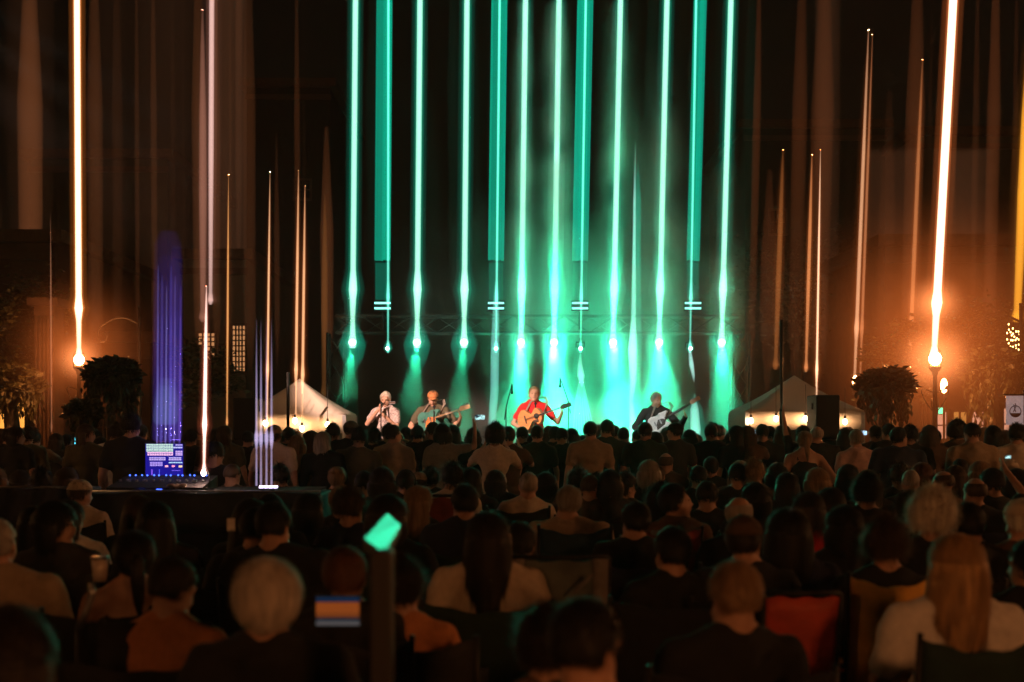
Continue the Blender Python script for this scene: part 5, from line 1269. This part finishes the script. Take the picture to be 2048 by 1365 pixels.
for lab,x in dim:
    person(lab,x,857+rr.uniform(-8,14),17.0+rr.uniform(-.3,.4),False,rr.choice(['short','bob','short','messy','wavy','crop']),rr.choice(['black','dark','brown']),rr.choice(['black','charcoal','green','brown']),turn=rr.choice([0,0,15,-15,30]),build=rr.choice([.95,1,1.1]),grp='dim standing row nearest the stage')

# ================================================================ SEATED CROWD
SE=[
('golden haired woman sitting at the left edge',4,935,11.2,'bob','sand','olive',D(fem=True)),
('child with dark hair in black sitting before the tan T-shirt man',86,936,11.0,'short','black','black',D()),
('brown haired woman sitting right of the dark haired child',124,935,11.2,'bob','brown','brown',D(fem=True,turn=45)),
('person in cream cap sitting by the flight case',168,957,9.8,'short','brown','cream',D(hat='beanie',hatc='cream')),
('technician with dark head bent at the mixer desk',447,897,12.8,'short','black','black',D(turn=-30,tilt=20,scale=1.15)),
('reddish lit man seated at the table right of the desk lamp',463,926,12.3,'crop','brown','brown',D()),
('small dark haired child right of the LED strip rays',564,930,12.2,'short','black','brown',D()),
('blond ponytail girl in front of the olive shirt man',683,932,12.0,'bun','sand','brown',D(fem=True)),
('dark haired man leaning right, behind the two fair heads',720,940,10.6,'short','black','black',{}),
('fair haired man on the left of the two fair heads',683,968,8.6,'short','sand','black',{}),
('light brown haired boy on the right of the two fair heads',718,977,7.8,'short','brown','navy',{}),
('woman in dark green headscarf right of the dark leaning man',768,934,10.2,'bob','dark','green',D(fem=True,hat='beanie',hatc='green')),
('dark haired man with headphones behind the woman with grey rimmed bob',806,938,11.4,'short','black','black',D(headphones=True)),
('person in tan beanie right of the headphones man',836,942,12.4,'short','brown','black',D(hat='beanie',hatc='tan')),
('woman with long ash blond hair left of the red chair top',836,970,8.6,'long','sand','black',D(fem=True,turn=30)),
('woman with dark grey rimmed bob hair above the post',803,990,6.6,'bob','dark','black',D(fem=True,)),
('dark haired man with cream shirt collar leaning left',900,927,10.6,'short','black','cream',D(lean=-.04,turn=-15)),
('small tan lit woman seated behind the striped sweater man',927,943,12.6,'short','sand','brown',D(fem=True)),
('woman with long black hair before the pale T-shirt woman',953,934,10.8,'long','black','black',D(fem=True)),
('man with thick short hair and striped navy sweater',926,966,7.9,'short','black','navy',D(build=1.15,collar=True)),
('man with short grey hair and pale shirt in a black chair',1040,940,10.2,'crop','grey','cream',D()),
('dark haired woman low between grey haired man and tan jacket man',1090,944,11.6,'bob','black','green',D(fem=True)),
('man with green rimmed dark hair upper left of the balding man',1150,938,11.4,'short','dark','brown',{}),
('balding man with green rim light right behind the tan jacket man',1173,946,10.4,'crop','brown','brown',D()),
('grey haired man in tan jacket sitting in a navy chair',1143,968,8.2,'short','grey','tan',D(build=1.25,collar=True,long_=True)),
('woman with dark hair and grey jacket right of the balding man',1224,940,10.4,'bob','black','charcoal',D(fem=True)),
('dark curly haired person turned right beside the grey jacket woman',1252,944,11.2,'curly','black','charcoal',D(turn=60)),
('sandy haired woman behind the dark curly haired woman',1304,920,12.0,'bob','grey','black',D(fem=True)),
('small bald man holding up one hand below the capped profile',1337,903,14.0,'fringe','brown','brown',{}),
('neck and tan shirt man right of the sandy haired woman',1330,930,12.6,'crop','brown','tan',D(turn=15)),
('curly dark haired woman left of the profile woman',1312,966,8.6,'curly','dark','green',D(fem=True)),
('woman with dark hair in clear right profile, tan face',1350,964,8.0,'short','black','brown',D(fem=True,turn=90)),
('dim person low below the close pair of heads',1422,912,13.6,'short','dark','black',{}),
('dark haired man with orange lit neck',1457,925,11.4,'short','black','black',D()),
('blond woman right of the orange necked man',1474,922,12.4,'wavy','sand','brown',D(fem=True)),
('man with short sand hair sitting upright at right centre',1503,919,11.4,'short','sand','charcoal',D(collar=True)),
('dim dark haired woman right of the sand haired man',1539,925,12.2,'bob','black','black',D(fem=True)),
('man with thin grey hair lit on the right side',1479,987,7.1,'fringe','grey','black',D()),
('person in dark red cap below the thin grey haired man',1481,1026,5.7,'short','dark','black',D(hat='beanie',hatc='brown',build=1.1)),
('woman with long black hair behind the dark bob haired woman',1567,944,10.2,'long','black','black',D(fem=True)),
('woman with dark bob turned right, red lit shoulder',1592,984,7.6,'bob','dark','red',D(fem=True,turn=30)),
('woman with huge dark hair in front at right centre',1570,1016,5.9,'wavy','black','navy',D(fem=True,build=1.1)),
('blond woman in red shirt looking at a bright phone',1638,935,10.6,'bob','sand','red',D(fem=True,turn=30,phone=D(label='tiny white phone light beside the blond red shirt woman',hand='r',col=(1,1,1),es=2,small=.5))),
('dim long haired woman right of the blond red shirt woman',1690,928,11.4,'long','black','black',D(fem=True)),
('woman with auburn grey hair above the big dark head',1738,941,10.8,'wavy','brown','black',D(fem=True,turn=20)),
('man with large dark head above the grey back rest',1722,950,8.6,'short','black','black',D(build=1.15)),
('man with rim lit brown hair left of a rounder head',1785,928,11.6,'short','brown','black',{}),
('man with round grey brown head before the navy shirt man',1812,937,11.0,'crop','grey','black',{}),
('auburn haired woman right of the round grey brown head',1839,925,12.0,'bob','auburn','black',D(fem=True)),
('bald brown jacket man behind the white haired woman',1866,938,10.4,'fringe','brown','brown',D(build=1.1)),
('dim dark haired man below the tan orange shirt man',1912,916,13.0,'short','dark','brown',{}),
('left brown haired woman of the pair before the bald man',1895,931,11.6,'bob','brown','black',D(fem=True)),
('blond woman right of the brown haired woman at right',1937,922,11.8,'bob','sand','tan',D(fem=True)),
('man with bald orange lit head at right',1943,951,9.2,'fringe','brown','black',D(build=1.05)),
('dark haired man raising an arm with a tiny phone at right',1984,934,9.8,'short','black','black',D(pose=('lap',((.12,.10,.10),(.02,.20,.30),(.0,.22,.38))),turn=-30,phone=D(label='tiny lit phone in the raised hand at the right',col=(.6,1,1),es=1.2,land=True,small=.35))),
('woman in white sun cap behind the raised arm',2001,918,12.4,'short','grey','brown',D(fem=True,hat='cap',hatc='cream')),
('dark haired woman right of the raised arm man',2024,937,10.6,'bob','black','black',D(fem=True)),
('person with white cap at the right edge',2028,994,6.6,'short','white','brown',D(hat='beanie',hatc='cream',build=1.1)),
('woman with big fluffy white hair at right',1850,972,6.3,'fluffy','white','black',D(fem=True,build=1.1)),
('man with brown curly hair sitting in the orange chair',1763,1034,5.5,'messy','brown','black',D()),
('woman with long straight blond hair and white top, dark green chair',1893,1062,4.5,'long','blond','white',D(fem=True,build=1.1,pose=('lap','down'))),
('man with short sandy hair before the bright red chair',1446,1114,4.0,'short','sand','black',D(build=1.1,turn=-15)),
('woman with smooth silver hair at left centre',548,1115,3.75,'round','silver','black',D(fem=True,build=1.1,turn=0,pose='lap')),
('dark haired man nearest the camera, tan cheek turned right',1185,1184,3.05,'short','black','black',D(build=1.1,turn=30,tilt=10,)),
('dim child head left of the nearest dark haired man',1082,1178,3.6,'short','dark','brown',D(scale=.86,turn=30)),
('woman with long dark hair and white blouse left of the grey chair',978,1020,5.6,'long','dark','cream',D(fem=True,build=1.1)),
('dark haired boy between long haired woman and navy chair',1052,1040,6.2,'short','dark','brown',D()),
('broad dark haired man left of the green lit post',580,1000,6.2,'short','black','black',D(build=1.25)),
('dim long haired woman left of the broad dark haired man',505,996,7.0,'long','dark','black',D(fem=True)),
('dim reddish haired person left of the tall post',690,1118,4.6,'short','auburn','black',D(scale=.93)),
('woman with long black hair left below the screen',335,1000,6.8,'long','black','black',D(fem=True)),
('woman with light brown hair left of the black haired woman',282,990,7.6,'long','brown','black',D(fem=True)),
('dark haired woman with bare orange neck in the folding chair',272,1056,5.3,'pony','black','black',D(fem=True,style='tank',turn=-15)),
('woman with glasses and dark hair in right profile at left',132,1002,6.6,'bob','black','charcoal',D(fem=True,turn=75,glasses=True)),
('grey haired person with striped top behind the glasses woman',160,1000,7.4,'bob','dark','white',D(fem=True,turn=30)),
('balding man in tan T-shirt at the left edge',16,1028,5.4,'crop','grey','tan',D(build=1.2)),
('dark head with orange lit neck in the lower left corner',45,1205,2.75,'wavy','dark','orange',D(fem=True,turn=15)),
('orange lit bare shouldered person leaning right of the pony tail',335,1160,4.4,'short','dark','orange',D(lean=-.06,turn=30,tilt=20,scale=.9)),
('child in orange brown shirt right of the tall post',812,1130,4.7,'short','dark','orange',D(scale=.88,turn=15)),
('dim man holding a white sheet of paper left of centre',492,1012,6.4,'short','dark','black',D(turn=15)),
('dim man with dark cap between tan jacket man and profile woman',1262,1000,7.2,'short','black','black',D(build=1.1)),
('dark shape of a woman behind the orange chair left side',1668,1010,6.6,'bob','black','black',D(fem=True)),
('dim man right of the fluffy white haired woman',1928,1000,6.5,'short','black','black',D(build=1.15)),
('dark haired man in black at the lower right edge',2040,1070,5.0,'short','black','black',D(build=1.1)),
('dim dark haired man below the profile woman',1330,1050,5.6,'short','black','black',D(build=1.0,scale=.92)),
('dim woman in front of the road case at left',60,1010,7.8,'long','black','black',D(fem=True)),
('dim dark haired woman left of the child with dark hair',45,940,11.5,'bob','dark','brown',D(fem=True)),
('dim man with dark hair below the LED strip',560,985,8.0,'short','black','black',{}),
('dim woman beside the two fair heads',640,985,8.2,'bob','black','black',D(fem=True)),
('dim man behind the tan beanie',868,935,12.6,'short','black','black',{}),
('dim woman right below the pale T-shirt woman',1000,940,12.2,'bob','dark','black',D(fem=True)),
('dim man below the man with the wet tan back',1195,948,12.0,'short','black','black',{}),
('dim man below the small dark head at stage right',1390,930,12.0,'short','black','black',{}),
('dim woman low in front of the sand haired man',1500,965,8.8,'bob','black','black',D(fem=True)),
('dim man low behind the dark red cap',1420,960,9.2,'short','black','black',D(build=1.1)),
('dim woman low in front of the dim pair at right',1640,975,8.4,'bob','dark','black',D(fem=True)),
('dim man left of the fluffy white hair',1790,985,8.0,'short','dark','black',{}),
]
rc=random.Random(5)
chcol=['black','navy','charcoal','green','black','black']
special={'grey haired man in tan jacket sitting in a navy chair','man with brown curly hair sitting in the orange chair','woman with long straight blond hair and white top, dark green chair','man with short sandy hair before the bright red chair','man with short grey hair and pale shirt in a black chair','woman with dark hair in clear right profile, tan face','dark haired boy between long haired woman and navy chair'}
for t in SE:
    lab,px,py,Y,h,hcc,sh,o=t; o=dict(o)
    r=person(lab,px,py,Y,True,h,hcc,sh,grp='seated audience',trousers=rc.choice([M_jean,M_dark]),**o)
    if lab not in special and Y>3.2:
        c=rc.choice(chcol); lb=c+' folding chair under the '+lab
        lb=' '.join(lb.split()[:16])
        camp_chair(lb,px,CAMZ,Y,c,w=.54,fm=None) if False else camp_chair(lb,px,HY+(CAMZ-.90+.05*rc.random())*F/Y,Y,c)
# chairs one can pick out
camp_chair('navy canvas chair under the tan jacket man',1145,1046,8.1,mat('navy_canvas',(.015,.045,.075),.85,bump=.3),w=.46)
camp_chair('black canvas chair behind the short grey haired man',1036,1010,10.1,'black',w=.5)
camp_chair('red camp chair with pale label patch under the profile woman',1317,1048,7.9,mat('red_canvas',(.28,.045,.03),.85,bump=.3),w=.46)
q=at(1322,1072,7.6); e=empty('chair_label',(q.x,7.55,q.z)); tag(e,'pale rectangular patch on the back of the red camp chair','patch')
m=MB(); m.box((0,0,0),(.14,.006,.07)); m.build('patch_cloth',cloth('grey'),e)
camp_chair('grey green folding chair with two pale side straps in front of the boy',1112,1106,5.9,mat('greygreen_canvas',(.11,.13,.11),.85,bump=.3),w=.455,straps=cloth('grey'),kind='rigid')
q=at(1160,1150,5.75); e=empty('pen',(q.x,5.42,q.z)); tag(e,'pale stick tucked slanting into the back of the grey green chair','stick')
m=MB(); m.tube([(-.042,0,-.042),(.042,0,.042)],.008,n=8); m.build('shaft',cloth('grey'),e); e.location.y=5.44
camp_chair('orange yellow canvas chair under the brown curly haired man',1738,1133,5.35,mat('orange_canvas',(.9,.45,.08),.8,bump=.35,bscale=25),w=.36)
camp_chair('dark green canvas chair under the long haired blond woman',1890,1243,4.35,mat('darkgreen_canvas',(.012,.035,.028),.85,bump=.3),w=.40)
camp_chair('bright red folding chair right of the sandy haired man',1567,1172,5.2,mat('bright_red_canvas',(.48,.06,.025),.6,bump=.3,bscale=20),w=.30,kind='rigid')
camp_chair('black folding chair under the sandy haired man in front',1446,1300,4.0,'black')
camp_chair('dark chair top in red brown below the ash blond woman',884,988,9.4,mat('redbrown_canvas',(.25,.04,.025),.8),w=.42,kind='rigid')
camp_chair('dark folding chair under the boy beside the navy chair',1050,1120,6.2,'charcoal')
# white arm frame piece at left
q=at(180,1210,4.3); e=empty('chair_arm_tube',(q.x,4.3,0)); tag(e,'pale curved tube of an empty folding chair at lower left','folding chair')
m=MB(); m.tube([at(158,1255,4.3)-V((q.x,4.3,0)),at(172,1225,4.3)-V((q.x,4.3,0)),at(185,1190,4.3)-V((q.x,4.3,0)),at(183,1168,4.3)-V((q.x,4.3,0))],.013,n=8); m.build('curved_tube',M_alu,e)
m=MB(); m.tube([(-.04,0,0),(-.04,0,.93)],.012,n=8); m.tube([(.4,0.1,0),(.02,.1,.95)],.012,n=8); m.build('frame',M_iron,e)
m=MB(); m.sheet([[V((-.03+.45*u,.08,.55+.38*v)) for u in np.linspace(0,1,7)] for v in np.linspace(0,1,5)],.01); m.build('backrest',cloth('black'),e)
# tall post with a green lit sloping top (blurred in front)
YP=3.35
A=at(765,1100,YP); e=empty('post',(A.x,YP,0)); tag(e,'tall grey post whose receding top rail shines bright green, near the camera','post')
hw=wid(21,YP)
m=MB(); zt1=A.z
m.add([(-hw,-.05,0),(hw,-.05,0),(hw,.05,0),(-hw,.05,0),(-hw,-.05,zt1),(hw,-.05,zt1),(hw,.05,zt1),(-hw,.05,zt1)],[(0,3,2,1),(4,5,6,7),(0,1,5,4),(1,2,6,5),(2,3,7,6),(3,0,4,7)]); o=m.build('shaft',mat('grey_post',(.035,.03,.027),.6,scale=3,vary=.1),e)
b=o.modifiers.new('b','BEVEL'); b.width=.008; b.segments=2
r0=V((A.x,YP,0)); zt2=zt1+.035; m=MB()
P=[at(726,HY,YP-.02),at(770,HY,YP-.02),at(802,HY,4.3),at(774,HY,4.3)]; P=[V((p.x,p.y,zt2-(.045 if k in (1,2) else 0)))-r0 for k,p in enumerate(P)]
m.add([p-V((0,0,.035)) for p in P]+P,[(3,2,1,0),(4,5,6,7),(0,1,5,4),(1,2,6,5),(2,3,7,6),(3,0,4,7)]); o=m.build('top_rail',mat('glossy_top',(.03,.04,.035),.38),e)
b=o.modifiers.new('b','BEVEL'); b.width=.005; b.segments=2

# tablet held up left of the post
q=at(676,1222,3.9); e=empty('tablet',q); tag(e,'tablet with orange and blue picture held below the reddish haired person','tablet')
w2=wid(92,3.9);h2=wid(62,3.9)
m=MB(); m.box((0,0,0),(w2,.010,h2)); m.build('shell',M_phone,e)
for (z0_,z1_,c,s) in ((.95,.80,(.05,.12,.30),.14),(.78,.45,(1,.22,.04),.22),(.45,.30,(.75,.18,.04),.20),(.28,.20,(.04,.08,.14),.2),(.18,.04,(.45,.40,.40),.16)):
    m=MB(); m.box((0,-.007,-h2/2+h2*(z0_+z1_)/2),(w2*.94,.003,h2*(z0_-z1_))); m.build('picture_band',emis('band_%d'%int(z0_*100),c,s),e)
# paper sheet
q=at(462,1050,6.0); e=empty('paper_sheet',q,.4); tag(e,'white folded sheet of paper held by the dim man left of centre','paper')
m=MB(); m.sheet([[V((-.02+.04*u,.006*math.sin(u*3),-.032+.064*v)) for u in np.linspace(0,1,5)] for v in np.linspace(0,1,5)],.003); m.build('page',cloth('white'),e)
# drink cup
q=at(200,1140,5.2); e=empty('cup',q); tag(e,'small shiny plastic cup held near the glasses woman','cup')
m=MB(); m.tube([(0,0,-.05),(0,0,.05)],[.028,.038],n=14); m.build('cup_wall',mat('shiny_plastic',(.6,.5,.4),.1),e)
m=MB(); m.tube([(0,0,.048),(0,0,.056)],.040,n=14); m.build('rim',M_alu,e)
